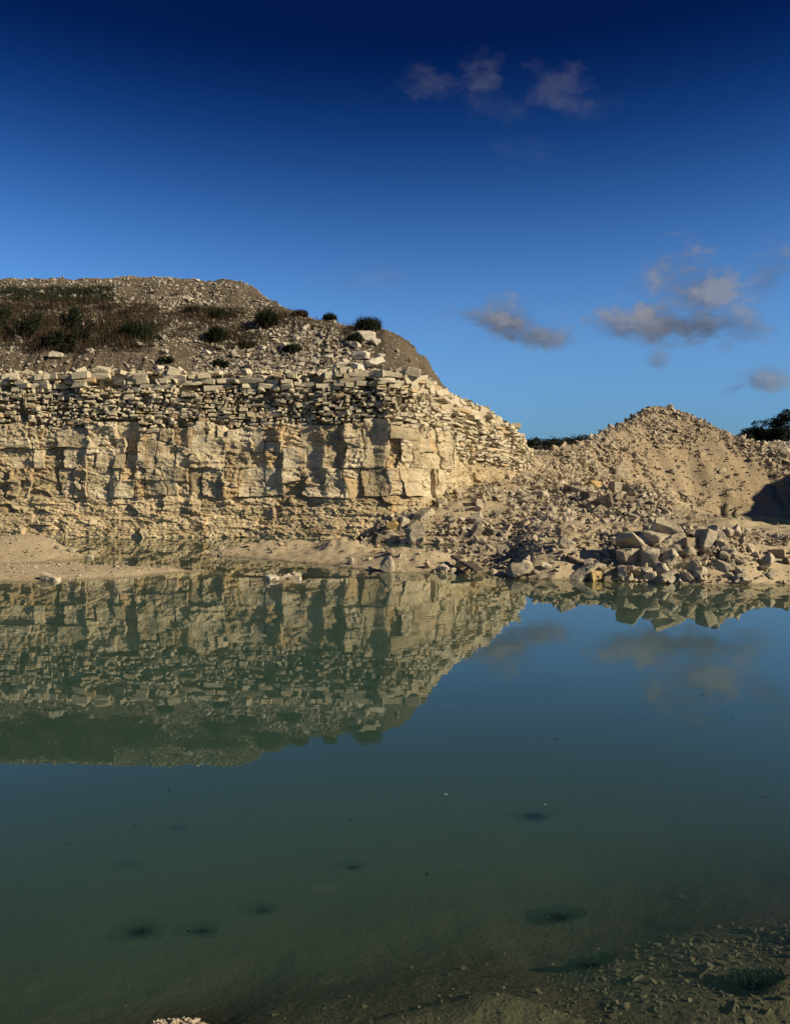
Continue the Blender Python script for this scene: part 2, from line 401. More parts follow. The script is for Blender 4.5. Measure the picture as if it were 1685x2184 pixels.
# ------------------------------------------------------------------ the lie of the land
def poly(pts): return np.array([w0(*p) for p in pts])
P_LAND = poly([(440, 1184), (520, 1191), (600, 1197), (660, 1203), (720, 1209), (790, 1218), (850, 1222), (905, 1221), (950, 1223), (1010, 1221), (1060, 1228), (1110, 1234), (1180, 1238), (1250, 1238), (1330, 1241), (1450, 1246), (1600, 1247), (1700, 1245), (1900, 1250), (2300, 1252),
               (2300, 1190), (1900, 1182), (1730, 1164), (1650, 1143), (1560, 1125), (1490, 1112), (1458, 1103), (1480, 1098), (1540, 1097), (1620, 1098), (1730, 1099), (2000, 1099), (2300, 1096), (2300, 1052), (860, 1052),
               (800, 1130), (775, 1152), (830, 1157), (900, 1161), (985, 1163), (1000, 1171), (965, 1183), (905, 1187), (845, 1180), (800, 1173), (700, 1167), (600, 1166), (510, 1169), (455, 1178)])
P_SPITB = poly([(-500, 1168), (0, 1164), (60, 1166), (120, 1172), (170, 1180), (196, 1187), (170, 1194), (100, 1200), (0, 1204), (-500, 1204)])
P_SPITF = poly([(-500, 1248), (0, 1242), (60, 1241), (130, 1238), (200, 1236), (280, 1231), (350, 1224), (400, 1220.5), (455, 1218), (400, 1216), (320, 1212), (220, 1209), (100, 1207), (0, 1206), (-500, 1207)])
P_ISLE = poly([(572, 1240), (610, 1243), (645, 1238), (630, 1232), (600, 1230), (575, 1233)])
def sdist(x, y, P):
    n = len(P); d = np.full(x.shape, 1e9); inside = np.zeros(x.shape, bool)
    for i in range(n):
        ax, ay = P[i]; bx, by = P[(i + 1) % n]
        ex, ey = bx - ax, by - ay
        t = np.clip(((x - ax) * ex + (y - ay) * ey) / (ex * ex + ey * ey + 1e-12), 0, 1)
        d = np.minimum(d, (x - ax - t * ex) ** 2 + (y - ay - t * ey) ** 2)
        c = ((ay > y) != (by > y)) & (x < (bx - ax) * (y - ay) / (by - ay + 1e-12) + ax)
        inside ^= c
    d = np.sqrt(d)
    return np.where(inside, d, -d)
def bump(x, y, cx, cy, sx, sy, h, rot=0.0):
    c, s = math.cos(rot), math.sin(rot)
    a = (x - cx) * c + (y - cy) * s; b = -(x - cx) * s + (y - cy) * c
    return h * np.exp(-(a / sx) ** 2 - (b / sy) ** 2)
MX = np.array([2, 9.5, 12, 14.5, 17.4, 20.3, 22.4, 23.4, 24.2, 25.2, 27.4, 29.9, 32.4, 35.1, 40, 60])
MZ = np.array([4.2, 4.3, 4.8, 5.4, 6.6, 7.7, 8.85, 9.3, 9.4, 9.2, 8.0, 6.5, 5.3, 3.7, 3.0, 3.0])
def mound_h(x, y):
    foot = np.interp(x, [5, 12, 16, 20, 24, 34, 60], [48, 50.5, 53, 56.2, 58.0, 58.2, 58.2])
    crest = np.interp(x, MX, MZ)
    k = np.interp(x, [8, 14, 20, 24, 34], [0.46, 0.58, 0.72, 0.76, 0.66])
    base = np.interp(x, [6, 12, 18, 23], [2.9, 2.2, 0.6, 0.0])
    t = y - foot
    f = base + np.where(t > 0, k * t, 0.45 * t)
    f = f + 0.42 * fbm(x * .8, y * .45, 5, 5, .55)
    gul = np.abs(noise2(x * .55 + .5 * fbm(x * .7, y * .25, 3, 6), y * .07, 8)) * 2
    f = f - .20 * (1 - gul) ** 2 * sms(t, .8, 3)
    back = crest - 0.35 * np.maximum(y - (foot + (crest - base) / k) - 2.5, 0)
    z = smin(f, crest, 0.7)
    return np.minimum(z, np.maximum(back, 3.4)), t
def ground_parts(x, y):
    d = sdist(x, y, P_LAND)
    rough = 0.5 * fbm(x * .7, y * .7, 4, 11)
    dj = d + 0.35 * rough
    inl = np.maximum(dj, 0)
    land = 0.62 * (1 - np.exp(-inl / 4.0)) + 0.16 * sms(inl, .2, 2.0) * fbm(x * 1.1, y * 1.1, 5, 23, .55) + .04 * fbm(x * 5, y * 5, 3, 31)
    # lit silt hummock, boulder bar, pool rim
    cx, cy = w0(738, 1190); land = land + bump(x, y, cx, cy + .5, .95, .9, .27) * (1 + .8 * fbm(x * 3, y * 3, 3, 41))
    cx, cy = w0(880, 1206); land = land + bump(x, y, cx, cy, 1.1, .8, .22)
    cx, cy = w0(560, 1180); land = land + bump(x, y, cx, cy, 2.2, .6, .14)
    uu = x / np.maximum(y, 1)
    zc = np.interp(uu, [.12, .17, .22, .28, .34, .40, .46, .51, .60], [.45, .80, 1.02, .88, 1.05, 1.05, .95, .85, .8])
    crest_in = 1.1 + .25 * fbm(x * .6, y * .6, 3, 27)
    steep = zc * (1 - np.exp(-(inl / crest_in) ** 1.15)) * (1 + .22 * fbm(x * .8, y * .8, 4, 28)) - .035 * np.clip(inl - 2.5, 0, 12) + .05 * fbm(x * 3, y * 3, 3, 30)
    ub = sms(uu, .12, .19) * sms(34 - y, 0, 8)
    land = land * (1 - ub) + np.maximum(steep, .03) * ub
    cx, cy = w0(1300, 1120); land = land + bump(x, y, cx - 0.5, 34, 2.4, 4.5, .75)
    # talus fan climbing to the foot of the cliff
    wl = np.interp(x, [-4, 0, 6, 9, 12, 15], [1, 1, 1, .95, .55, 0.0])
    fan = np.interp(y - .12 * np.abs(x - 3.5), [28.6, 33, 39, 45, 48.5, 53], [0, .95, 1.75, 2.3, 3.0, 4.1]) * (1 + .12 * fbm(x * .4, y * .3, 3, 25)) * wl
    land = land + fan * sms(inl, 0, 1.2)
    mh, mt = mound_h(x, y)
    is_m = (mh > land) & (d > -0.3) & (y > 44)
    z = np.where(d > -0.6, smax(land, np.where(y > 43, mh, -9), 0.35), land)
    # under water
    out = np.maximum(-dj, 0)
    bed = -np.minimum(1.15, 0.05 + 0.30 * out ** 0.85)
    # shoals in front of the observer
    edge = 3.75 + .35 * np.sin(x * .9 + .6) + .35 * fbm(x * .7, y * .3, 3, 61)
    sh = -.82 + .62 * sms(edge - y, -1.3, .7) + .09 * sms(edge - .15 - y - .5 * sms(x, .3, 1.1), 0, .25)
    sh = sh + bump(x, y, -.93, 3.12, .30, .16, .19)
    cob = bump(x, y, 2.45, 4.3, 1.2, 1.4, .34); sh = sh + cob
    bed = np.where(y < 11, bed * sms(y, 7, 11) + sh * (1 - sms(y, 7, 11)), bed)
    bed = bed + .03 * fbm(x * 2.2, y * 2.2, 4, 71)
    z = np.where(dj > 0, z, bed)
    # the two silt spits on the left, the stone islet
    d1 = sdist(x, y, P_SPITB) + .12 * rough; d2 = sdist(x, y, P_SPITF) + .10 * rough; d3 = sdist(x, y, P_ISLE)
    cx, cy = w0(55, 1186)
    z1 = np.where(d1 > 0, 0.10 * (1 - np.exp(-d1 / .5)) + bump(x, y, cx, 25, 1.7, 1.9, .40) * sms(d1, 0, .9) + bump(x, y, cx - 3.2, 25, 2.6, 2.0, .40) * sms(d1, 0, .9) + .02 * fbm(x * 4, y * 4, 3, 81), np.maximum(-1.0, .22 * d1))
    z2 = np.where(d2 > 0, 0.13 * (1 - np.exp(-d2 / .45)) + .03 * fbm(x * 3, y * 3, 4, 83), np.maximum(-1.0, .22 * d2))
    z3 = np.where(d3 > 0, 0.02, np.maximum(-1.0, .35 * d3 - .02))
    z = np.maximum(np.maximum(z, z1), np.maximum(z2, z3))
    return z, is_m
def ground_h(x, y): return ground_parts(np.asarray(x, float), np.asarray(y, float))[0]

# cliff: plan of its foot, and the level of the ledge on top
CP = np.array([(-42, 35.5), (-30, 33.8), (-17, 33.1), (-10, 32.9), (-6, 33.0), (-2.5, 32.6), (-0.3, 32.5), (1.2, 33.0), (3.0, 36.2), (5.5, 40.8), (8.0, 46.0), (9.1, 49.5), (9.6, 57.0)])
_seg = np.hypot(*np.diff(CP, axis=0).T); CS = np.concatenate([[0], np.cumsum(_seg)]); CL = CS[-1]
_sf = np.linspace(0, CL, 2000)
_px = np.interp(_sf, CS, CP[:, 0]); _py = np.interp(_sf, CS, CP[:, 1])
def _smooth(a, k):
    ker = np.ones(k) / k; return np.convolve(np.pad(a, k, mode='edge'), ker, mode='same')[k:-k]
_px, _py = _smooth(_px, 31), _smooth(_py, 31)
_tx, _ty = np.gradient(_px), np.gradient(_py); _l = np.hypot(_tx, _ty); _tx, _ty = _smooth(_tx / _l, 41), _smooth(_ty / _l, 41)
def cliff_frame(s):
    x = np.interp(s, _sf, _px); y = np.interp(s, _sf, _py); tx = np.interp(s, _sf, _tx); ty = np.interp(s, _sf, _ty)
    return x, y, tx, ty, ty, -tx      # position, tangent (to the right), outward normal
def s_of_px(px):
    """arc length at which the cliff foot is crossed by that column of the photograph"""
    u = (px - CX) / F; g = _px - u * _py
    return float(np.interp(0, g, _sf))
S_TURN = s_of_px(905); S_END = CL
def ztop(s):
    x = np.interp(s, _sf, _px)
    return np.interp(x, [-40, -1, 1.3, 3.0, 5.5, 8.0, 9.1, 9.6], [7.0, 7.0, 6.95, 6.75, 6.3, 5.75, 4.6, 4.0])
JP = [-420, -330, -250, -170, -90, -20, 62, 182, 240, 290, 405, 478, 560, 600, 690, 735, 772, 828]
JA = [.4, .5, .3, .5, .3, .5, .35, .55, .25, .45, .6, .5, .3, .55, .4, .6, .25, .95]
JA = [a * (.42 if a < .9 else .45) for a in JA]
JS = np.array([s_of_px(p) for p in JP] + [S_TURN]); JA = np.array(JA)
def coff(s, z):
    """buttresses: each steps out at a joint, then leans back to the right"""
    s = np.asarray(s, float); z = np.asarray(z, float)
    sw = s + .18 * fbm(s * .6, z * .9, 3, 91) + .05 * (z - 3)
    o = np.zeros(np.broadcast(s, z).shape)
    for i in range(len(JA)):
        w = JS[i + 1] - JS[i]
        t = sw - JS[i]
        amp = JA[i] * np.clip(0.55 + 1.5 * noise2(np.full(o.shape, i * 3.3), z * .6, 93), .05, 1.3) * sms(z, 0.2, 2.6)
        riser = 0.22 + .3 * (i == len(JA) - 1)
        o = o + np.where((t > -riser) & (t < w), amp * np.where(t < 0, (t + riser) / riser, np.maximum(1 - t / max(w - .3, .4), 0)), 0)
    o = o * np.where(s > S_TURN + 1, 0.0, 1) + .20 * fbm(s * .45, z * .35, 4, 95)
    right = sms(s, S_TURN + .5, S_TURN + 3)
    o = o + right * (.35 * fbm(s * .9, z * .2, 3, 97))
    return o + 0.35 * sms(1.6 - z, 0, 1.6) * (1 - right) * .6
def batter(z, s):
    right = sms(s, S_TURN, S_TURN + 4)
    return .05 * z + right * .13 * np.maximum(z - 2, 0)
def cliff_point(s, z, d):
    x, y, tx, ty, nx, ny = cliff_frame(s)
    o = d - batter(z, s)
    return np.stack([x + nx * o, y + ny * o, z + np.zeros_like(x)], -1)

# hill of overburden on the ledge
_o = np.argsort(_px)
_tp = cliff_point(_sf, ztop(_sf), coff(_sf, ztop(_sf)) - .62)
_to = np.argsort(_tp[:, 0])
def yfront(x): return np.interp(x, _tp[_to, 0], _tp[_to, 1])
HX = [-45, -25, -16, -12, -9, -7.6, -5.6, -3.3, -1.8, -0.45, 0.8, 1.5, 2.2, 2.85, 3.4, 5.5, 8, 9.6]
HZ = [14.5, 15.05, 15.1, 14.85, 14.15, 13.0, 11.45, 10.5, 10.15, 9.85, 9.35, 8.9, 8.2, 7.4, 6.85, 6.35, 5.7, 4.0]
def hill_h(x, y):
    x = np.asarray(x, float); y = np.asarray(y, float)
    xx = np.clip(x, -42, 9.5)
    t = y - yfront(xx)
    zt = np.interp(xx, [-40, -1, 1.3, 3.0, 5.5, 8.0, 9.1, 9.6], [7.0, 7.0, 6.95, 6.75, 6.3, 5.75, 4.6, 4.0]) - .12
    left = sms(-xx, 8.5, 11.5)
    tt = np.maximum(t - .25 * noise2(x * .8, x * 0, 3), 0)
    rise = (1 - left) * .66 * tt + left * (np.minimum(tt, 1.0) * 1.15 + np.maximum(tt - 1.0, 0) * .56)
    crest = np.interp(xx + .25 * fbm(x * .6, y * .6, 3, 7), HX, HZ) + .18 * fbm(x * .5, y * .3, 4, 9)
    end = sms(x, -.9, .3) * sms(3.6 - x, 0, 1)
    rill_r = np.abs(noise2(y * 2.1 + x * .5 + .4 * noise2(x * 2, y * 2, 2), x * .22, 13)) * 2
    crest = crest - end * .48 * (1 - rill_r) + end * .34 * fbm(x * 2.2, y * 2.2, 4, 14, .6)
    z = smin(zt + rise, crest, .5)
    rill_l = np.clip(np.abs(noise2(x * 1.9 + .9 * fbm(x * 1.3, t * 1.5, 3, 4) + .25 * t, t * .25, 15)) * 2 + .9 * np.abs(fbm(x * 4.5, t * .8, 3, 16)), 0, 1)
    band = left * sms(t, .05, .4) * sms(2.6 - t, 0, 1.0)
    z = z - band * .26 * (1 - rill_l) ** 3
    z = z + sms(t, .3, 1.2) * (.20 * fbm(x * .9, y * .9, 5, 17, .55))
    return np.where(t > -.5, np.where(t < 0, np.minimum(z, zt), z), -50.0)
def all_h(x, y): return np.maximum(ground_h(x, y), np.where(np.asarray(x) < 9.5, hill_h(x, y), -50.0))
def hit(px, py, fn=None, d0=3.0, d1=110.0):
    """first place where the line of sight through a pixel meets the land"""
    fn = fn or all_h
    D = np.exp(np.linspace(math.log(d0), math.log(d1), 2600))
    x = (px - CX) / F * D; zr = CAM_H - (py - HY) / F * D
    k = np.nonzero(fn(x, D) >= zr)[0]
    if len(k) == 0: return None
    k = k[0]
    return Vector((x[k], D[k], float(zr[k])))

# ------------------------------------------------------------------ ground, mound, water
def build_ground():
    nu, nv = 540, 640
    u = np.linspace(-.78, .82, nu); yv = np.exp(np.linspace(math.log(1.9), math.log(92), nv))
    U, Y = np.meshgrid(u, yv, indexing='ij'); X = U * Y
    Z, ism = ground_parts(X, Y)
    Z = np.where((X < np.interp(Y, [33, 36, 41, 46, 50, 57], [-.5, 2.0, 4.6, 7.0, 8.4, 8.8]) - .8) & (Y > 34.2), -1.6, Z)
    Z = np.where((X < -1) & (Y > 33.6), -1.6, Z)
    co = np.stack([X, Y, Z], -1).reshape(-1, 3)
    fm = ism[:-1, :-1] & ism[1:, 1:]
    q = grid_quads(nu, nv); fmf = fm.reshape(-1)
    c1, q1 = compact(co, q[~fmf]); c2, q2 = compact(co, q[fmf])
    g = link_ob('ground', new_mesh('ground', c1, quads=q1, smooth=True, mat=M_SAND), kind='structure', label='pale silt shore, spits and shallow bed of the quarry pond', cat='ground')
    h = link_ob('rubble_mound', new_mesh('rubble_mound', c2, quads=q2, smooth=True, mat=M_MOUND), kind='structure', label='tan mound of crushed rock behind the boulder strewn shore', cat='mound')
    return g, h
GROUND, MOUND = build_ground()

WEEDS = [(1140, 1742, 78, 20, 'dark oval patch of pond weed with a trailing olive smear'), (560, 1942, 42, 14, 'small oval patch of pond weed in open shallows'), (1190, 1958, 78, 20, 'ragged dark patch of pond weed near the submerged cobbles'),
         (300, 1988, 78, 34, 'lumpy green patch of pond weed over the gravel shoal'), (432, 1986, 56, 18, 'curved green wisp of pond weed on the shoal edge'), (752, 1850, 34, 8, 'thin dark sliver of pond weed in mid pond'),
         (1262, 2062, 74, 16, 'olive strip of pond weed before the submerged cobbles'), (1610, 2104, 84, 30, 'dark patch of pond weed lying on the cobbles'), (275, 1847, 30, 8, 'faint little patch of pond weed at the quiet side'), (380, 1768, 36, 6, 'narrow faint streak of pond weed')]
def weed_spots():
    out = []
    for (px, py, w, h, lab) in WEEDS:
        p = hit(px, py, ground_h, 2.5, 12)
        out.append((p, w * p.y / F, h * p.y / F * p.y / (CAM_H - p.z), lab))
    return out
WEED_SPOTS = weed_spots()
def build_water():
    nu, nv = 420, 460
    u = np.linspace(-1.1, 1.0, nu); yv = np.exp(np.linspace(math.log(1.0), math.log(66), nv))
    U, Y = np.meshgrid(u, yv, indexing='ij'); X = U * Y
    Z, _ = ground_parts(X, Y)
    dep = np.clip(-Z, 0.0, 2.5)
    for (p, w, d2, lab) in WEED_SPOTS:      # weed stands up to just below the surface
        k = CAM_H / (CAM_H - p.z)
        m = np.exp(-(((X - p.x * k) / (w * k * .40)) ** 2 + ((Y - p.y * k) / (d2 * k * .40)) ** 2) ** 1.3)
        dep = dep * (1 - .84 * m)
    co = np.stack([X, Y, np.zeros_like(X)], -1).reshape(-1, 3)
    me = new_mesh('water', co, quads=grid_quads(nu, nv), smooth=True, attrs={'depth': dep.reshape(-1)}, mat=M_WATER)
    link_ob('water', me, kind='structure', label='still teal green water of the flooded quarry', cat='water')
build_water()

def heightfield(name, x0, x1, y0, y1, nx, ny, fn, mat, **kw):
    X, Y = np.meshgrid(np.linspace(x0, x1, nx), np.linspace(y0, y1, ny), indexing='ij')
    co = np.stack([X, Y, fn(X, Y)], -1).reshape(-1, 3)
    return link_ob(name, new_mesh(name, co, quads=grid_quads(nx, ny), smooth=True, mat=mat), **kw)

# land sheet to the horizon, far plateau
def far_h(x, y):
    z = np.interp(y, [70, 78, 90, 130, 400, 6000], [-4, 4.5, 7.0, 7.6, 8.5, 9.0]) + .5 * fbm(x * .05, y * .05, 4, 3) * sms(y, 76, 95)
    z = z + np.where(x > 25, .35 * sms(y, 80, 90), 0) - .6 * np.exp(-((x - 16) / 6) ** 2) * sms(y, 60, 100)
    return z
def build_far():
    nu, nv = 260, 150
    u = np.linspace(-1.3, 1.3, nu); yv = np.exp(np.linspace(math.log(70), math.log(5000), nv))
    U, Y = np.meshgrid(u, yv, indexing='ij'); X = U * Y
    co = np.stack([X, Y, far_h(X, Y)], -1).reshape(-1, 3)
    link_ob('plateau', new_mesh('plateau', co, quads=grid_quads(nu, nv), smooth=True, mat=M_FAR), kind='structure', label='level gravel land beyond the quarry reaching the horizon', cat='plateau')
    q = np.array([[0, 1, 2, 3]]); c = np.array([(-6000, -6000, -2.6), (6000, -6000, -2.6), (6000, 6000, -2.6), (-6000, 6000, -2.6)])
    link_ob('terrain', new_mesh('terrain', c, quads=q, mat=M_FAR), kind='structure', label='land under the whole quarry district', cat='terrain')
build_far()

# the observer's bank, kept low; a spoil heap to the right shades the end of the mound
def bank_h(x, y):
    wy = y + .5 * fbm(x * .5, x * 0, 4, 29)
    r1 = np.interp(wy, [-34, -12, -8, -5], [6, 4.5, 2.0, -3])
    r2 = 11.6 + .9 * fbm(x * .5, y * .5, 3, 37) - .8 * np.hypot(np.maximum(np.maximum(46.6 - x, x - 64), 0), np.maximum(np.maximum(38 - y, y - 56), 0))
    sh = np.interp(y, [-30, -6, 0, 2.2, 4], [1.5, 1.1, .55, -.1, -3]) + np.where(x > 12, -3, 0)
    z = np.maximum(np.maximum(r1, r2), sh)
    z = z + .35 * fbm(x * .4, y * .4, 4, 19)
    return np.where(x < .56 * y + 1.0, np.minimum(z, np.where(y > 2.2, -2.2, z)), np.maximum(z, -2.2))
heightfield('bank', -24, 75, -34, 70, 300, 330, bank_h, M_BANK, kind='structure', label='dark earth bank and spoil around the near side of the pond', cat='bank')

# ------------------------------------------------------------------ hill
def build_hill():
    nx, nt_ = 620, 270
    xs = np.linspace(-40, 9.5, nx); tv = np.concatenate([np.linspace(-.04, 3.0, 60), 3.0 + 24 * np.linspace(0, 1, nt_ - 59)[1:] ** 1.35])
    X, T = np.meshgrid(xs, tv, indexing='ij'); Y = yfront(np.clip(X, -42, 9.5)) + T
    Z = hill_h(X, Y); Z[:, 0] -= 1.6
    co = np.stack([X, Y, Z], -1).reshape(-1, 3)
    return link_ob('hill', new_mesh('hill', co, quads=grid_quads(len(xs), len(tv)), smooth=True, mat=M_EARTH), kind='structure', label='brown overburden hill strewn with pale stones above the cliff', cat='hill')
HILL = build_hill()

# ------------------------------------------------------------------ cliff
ZC = np.random.default_rng(12).uniform(-.38, .22, 60)
def zone_low(s):
    s = np.asarray(s, float); k = np.searchsorted(JS, s)
    return np.where(s > S_TURN + 1.5, np.interp(s, [S_TURN + 1.5, S_TURN + 5, CL], [4.6, 3.3, 2.6]), 4.86 + ZC[k] + .15 * noise2(s * 1.3, s * 0, 51))
def rock_detail(s, z):
    d = .5 * facets(s, z, .95, 201, .7, .08) + .62 * facets(s, z, .36, 203, .8, .14) + .8 * facets(s, z, .17, 205, .8, .22)
    d = d + .05 * fbm(s * 1.2, z * 5, 4, 207)
    bed = noise2(z * 4.5 + .25 * fbm(s * .5, z, 2, 209), s * .05, 211)
    return d - .05 * sms(bed, .22, .42)
def build_cliff():
    ns, nz = 1080, 215
    s = np.linspace(0, CL, ns); w = np.linspace(0, 1, nz)
    Sg, Wg = np.meshgrid(s, w, indexing='ij')
    top = ztop(Sg) - .10
    Zg = -1.3 + (top + 1.3) * Wg
    rec = .27 * sms(Zg, zone_low(Sg) - .25, zone_low(Sg) + .05) + .16 * sms(Zg, 1.55, 1.85) * (Sg < S_TURN + 2.5)
    d = coff(Sg, Zg) + rock_detail(Sg, Zg) - rec
    co = cliff_point(Sg, Zg, d).reshape(-1, 3)
    return link_ob('cliff', new_mesh('cliff', co, quads=grid_quads(ns, nz), smooth=False, mat=M_FACE), kind='structure', label='quarried limestone cliff in level beds rising from the water', cat='cliff')
CLIFF = build_cliff()

# massive beds: each jointed block a piece with its own face, sides and recessed joints
def build_massive():
    n = 0
    s_vis0 = s_of_px(-60)
    cells = []
    for (za, zb, ends) in ((1.72, 2.93, 2.6), (2.93, 4.86, 3.8)):
        cols = [q for q in JS if q > s_vis0 - 1.5] ; cols = cols + [cols[-1] + 1.5, cols[-1] + ends]
        for sa, sb in zip(cols, cols[1:]):
            nr = rng.integers(1, 3) if zb < 3 else rng.integers(1, 4)
            cut = np.sort(np.concatenate([[za, zb], za + (zb - za) * (np.arange(1, nr) + rng.uniform(-.3, .3, nr - 1)) / nr]))
            if zb > 3: cut[-1] += .6 * ZC[np.searchsorted(JS, (sa + sb) / 2)]; cut = cut[:-1] if cut[-1] - cut[-2] < .1 else cut
            for z0, z1 in zip(cut, cut[1:]):
                nb = max(1, int(round((sb - sa) / rng.uniform(.5, 1.2))))
                cs = np.concatenate([[sa], np.sort(sa + (sb - sa) * (np.arange(1, nb) + rng.uniform(-.3, .3, nb - 1)) / nb), [sb]])
                cells += [(p, q, z0, z1) for p, q in zip(cs, cs[1:])]
    for ri, (s, nxt, z0, z1) in enumerate(cells):
        if True:
            w = nxt - s
            g = .004
            nu, nv = max(6, int(w / .05)), max(6, int((z1 - z0) / .05))
            a = np.linspace(0, 1, nu); b = np.linspace(0, 1, nv)
            A, B = np.meshgrid(a, b, indexing='ij')
            jl, jr = rng.normal(0, .03, 2); jt = .03 * noise2(np.array([s * 1.1]), np.array([ri * 5.]), 301)[0]
            sk = rng.normal(0, .05)
            S0 = s + 3 * g + (w - 6 * g) * A; Z0 = z0 + g + (z1 - z0 - 2 * g) * B
            bedw = np.where(np.abs(Z0 - 2.93) < .25, np.abs(Z0 - 2.93) / .25, 1.0)
            S_ = S0 + .30 * fbm(S0 * .8, Z0 * 1.1, 4, 305) ; Z_ = Z0 + .17 * bedw * fbm(S0 * 1.0, Z0 * 1.3, 4, 307)
            smooth_ = rng.choice([.25, .4, .6, .8, 1.0])
            off = rng.normal(0, .05) + .04
            if rng.random() < .13: off -= rng.uniform(.12, .32)
            tilt = rng.normal(0, .08); tilt2 = rng.normal(0, .07)
            er = rng.choice([0, .3, .8, 1.2])
            D_ = coff(S_, Z_) + smooth_ * rock_detail(S_, Z_) + off + tilt * (A - .5) + tilt2 * (B - .5)
            e = np.minimum(np.minimum(A * w, (1 - A) * w), np.minimum(B * (z1 - z0), (1 - B) * (z1 - z0)))
            D_ = D_ + .10 * fbm(S_ * .9 + ri, Z_ * .9, 3, 311)
            D_ = D_ - .035 * er * (1 - sms(e, 0, .07)) * (1 + 1.6 * fbm(S_ * 3, Z_ * 3, 2, 309))
            co = cliff_point(S_, Z_, D_).reshape(-1, 3)
            # ring of sides going back into the cliff
            idx = np.arange(nu * nv).reshape(nu, nv)
            ring = np.concatenate([idx[:, 0], idx[-1, 1:], idx[-2::-1, -1], idx[0, -2:0:-1]])
            back = cliff_point(S_.reshape(-1)[ring], Z_.reshape(-1)[ring], D_.reshape(-1)[ring] - .55)
            m = len(ring); base = nu * nv
            sides = np.stack([ring, base + np.arange(m), base + (np.arange(m) + 1) % m, np.roll(ring, -1)], -1)
            c0 = co.mean(0)
            me = new_mesh('rock_block', np.concatenate([co, back]) - c0, quads=np.concatenate([grid_quads(nu, nv), sides]), mat=M_BIG, rnd=np.zeros(base + m))
            link_ob('rock_block', me, parent=CLIFF, loc=c0)
            n += 1
    return n
N_MASS = build_massive()

# thin beds: courses of broken blocks
def build_courses():
    items = []      # centre, size, rotation(yaw, roll, pitch)
    s0 = s_of_px(-70)
    z = 7.02
    courses = []
    hA = [.24, .20, .19, .17]
    zz = 0.0
    depth_list = []
    while zz < 4.6:
        h = hA.pop(0) if hA else rng.uniform(.065, .155)
        depth_list.append((zz, h)); zz += h
    for (dz, h) in depth_list:
        s = s0 + rng.uniform(0, .4)
        while s < CL - .6:
            zt = float(ztop(np.array(s)))
            zc = zt - dz - h / 2
            low = float(zone_low(np.array(s)))
            big = dz < .5
            w = float(np.clip(rng.lognormal(-.95, .5), .16, 1.0)) if big else float(np.clip(rng.lognormal(-1.8, .5), .07, .6))
            w *= 1 + 1.5 * float(sms(np.array(s), S_TURN, S_TURN + 3))
            if zc - h / 2 < low - .02: s += w; continue
            cav = noise2(np.array([s * 1.15]), np.array([zc * 1.7]), 401)[0]
            if cav > .30 and rng.random() < .8: s += w * .8; continue
            if rng.random() < .05: s += w; continue
            so = .55 * noise2(np.array([s * .9]), np.array([zc * 1.1]), 403)[0] + .32 * noise2(np.array([s * 2.7]), np.array([zc * 3.0]), 405)[0]
            d = float(coff(np.array([s + w / 2]), np.array([zc]))[0]) * .9 + so * .45 + rng.normal(0, .04) - .02
            dep = rng.uniform(.5, .8)
            hh = h * rng.uniform(.82, 1.18); ww = w * rng.uniform(.95, 1.12)
            zw = .06 * noise2(np.array([s * .35]), np.array([dz]), 407)[0]
            x, y, tx, ty, nx, ny = cliff_frame(np.array(s + w / 2))
            o = d - float(batter(np.array(zc), np.array(s))) - dep / 2
            P = (float(x + nx * o), float(y + ny * o), zc + zw + rng.normal(0, .012))
            yaw = math.atan2(float(ty), float(tx)) + rng.normal(0, .18)
            if hh > .13 and rng.random() < .3 and not big:
                items.append(((P[0], P[1], P[2] - hh * .27), (ww * rng.uniform(.8, 1.1), dep + rng.uniform(-.1, .1), hh * .46), (rng.normal(0, .07), rng.normal(0, .07), yaw + rng.normal(0, .15))))
                P = (P[0], P[1], P[2] + hh * .25); hh *= .48
            items.append((P, (ww, dep, hh), (rng.normal(0, .09), rng.normal(0, .09), yaw)))
            s += w
    # loose slabs lying along the lip of the ledge
    for i in range(900):
        s = rng.uniform(s0, s_of_px(1100)); x, y, tx, ty, nx, ny = cliff_frame(np.array(s))
        o = rng.uniform(-1.2, .05) - float(batter(np.array(7.0), np.array(s)))
        w = float(np.clip(rng.lognormal(-1.65, .5), .09, .6)); h = w * rng.uniform(.3, .6)
        items.append(((float(x + nx * o), float(y + ny * o), float(ztop(np.array(s))) + h * .3), (w, w * rng.uniform(.5, .9), h), (rng.normal(0, .2), rng.normal(0, .2), rng.uniform(0, 3.14))))
    P = np.array([i[0] for i in items]); S = np.array([i[1] for i in items]); A = np.array([i[2] for i in items])
    size = S[:, 0] * S[:, 2] / P[:, 1] ** 2
    order = np.argsort(-size); nbig = max(0, 296 - N_MASS)
    meshes = []
    for k, (co, tr) in enumerate(BOXES):
        meshes.append(new_mesh('rock_block', co, tris=tr, rnd=np.zeros(len(co)), mat=M_BLOCK))
    for i in order[:nbig]:
        link_ob('rock_block', meshes[rng.integers(len(meshes))], parent=CLIFF, loc=P[i], rot=A[i], scale=S[i])
    rest = order[nbig:]
    me = scatter_mesh('thin_bedded_rock', BOXES[:14] + [(c * np.array([1.15, 1.1, 1.6]), t) for c, t in CHIPS[:16]], P[rest], S[rest], rot_mats(A[rest, 0], A[rest, 1], A[rest, 2]), M_BLOCK)
    link_ob('thin_bedded_rock', me, parent=CLIFF, kind='stuff')
    return len(items)
N_COURSE = build_courses()

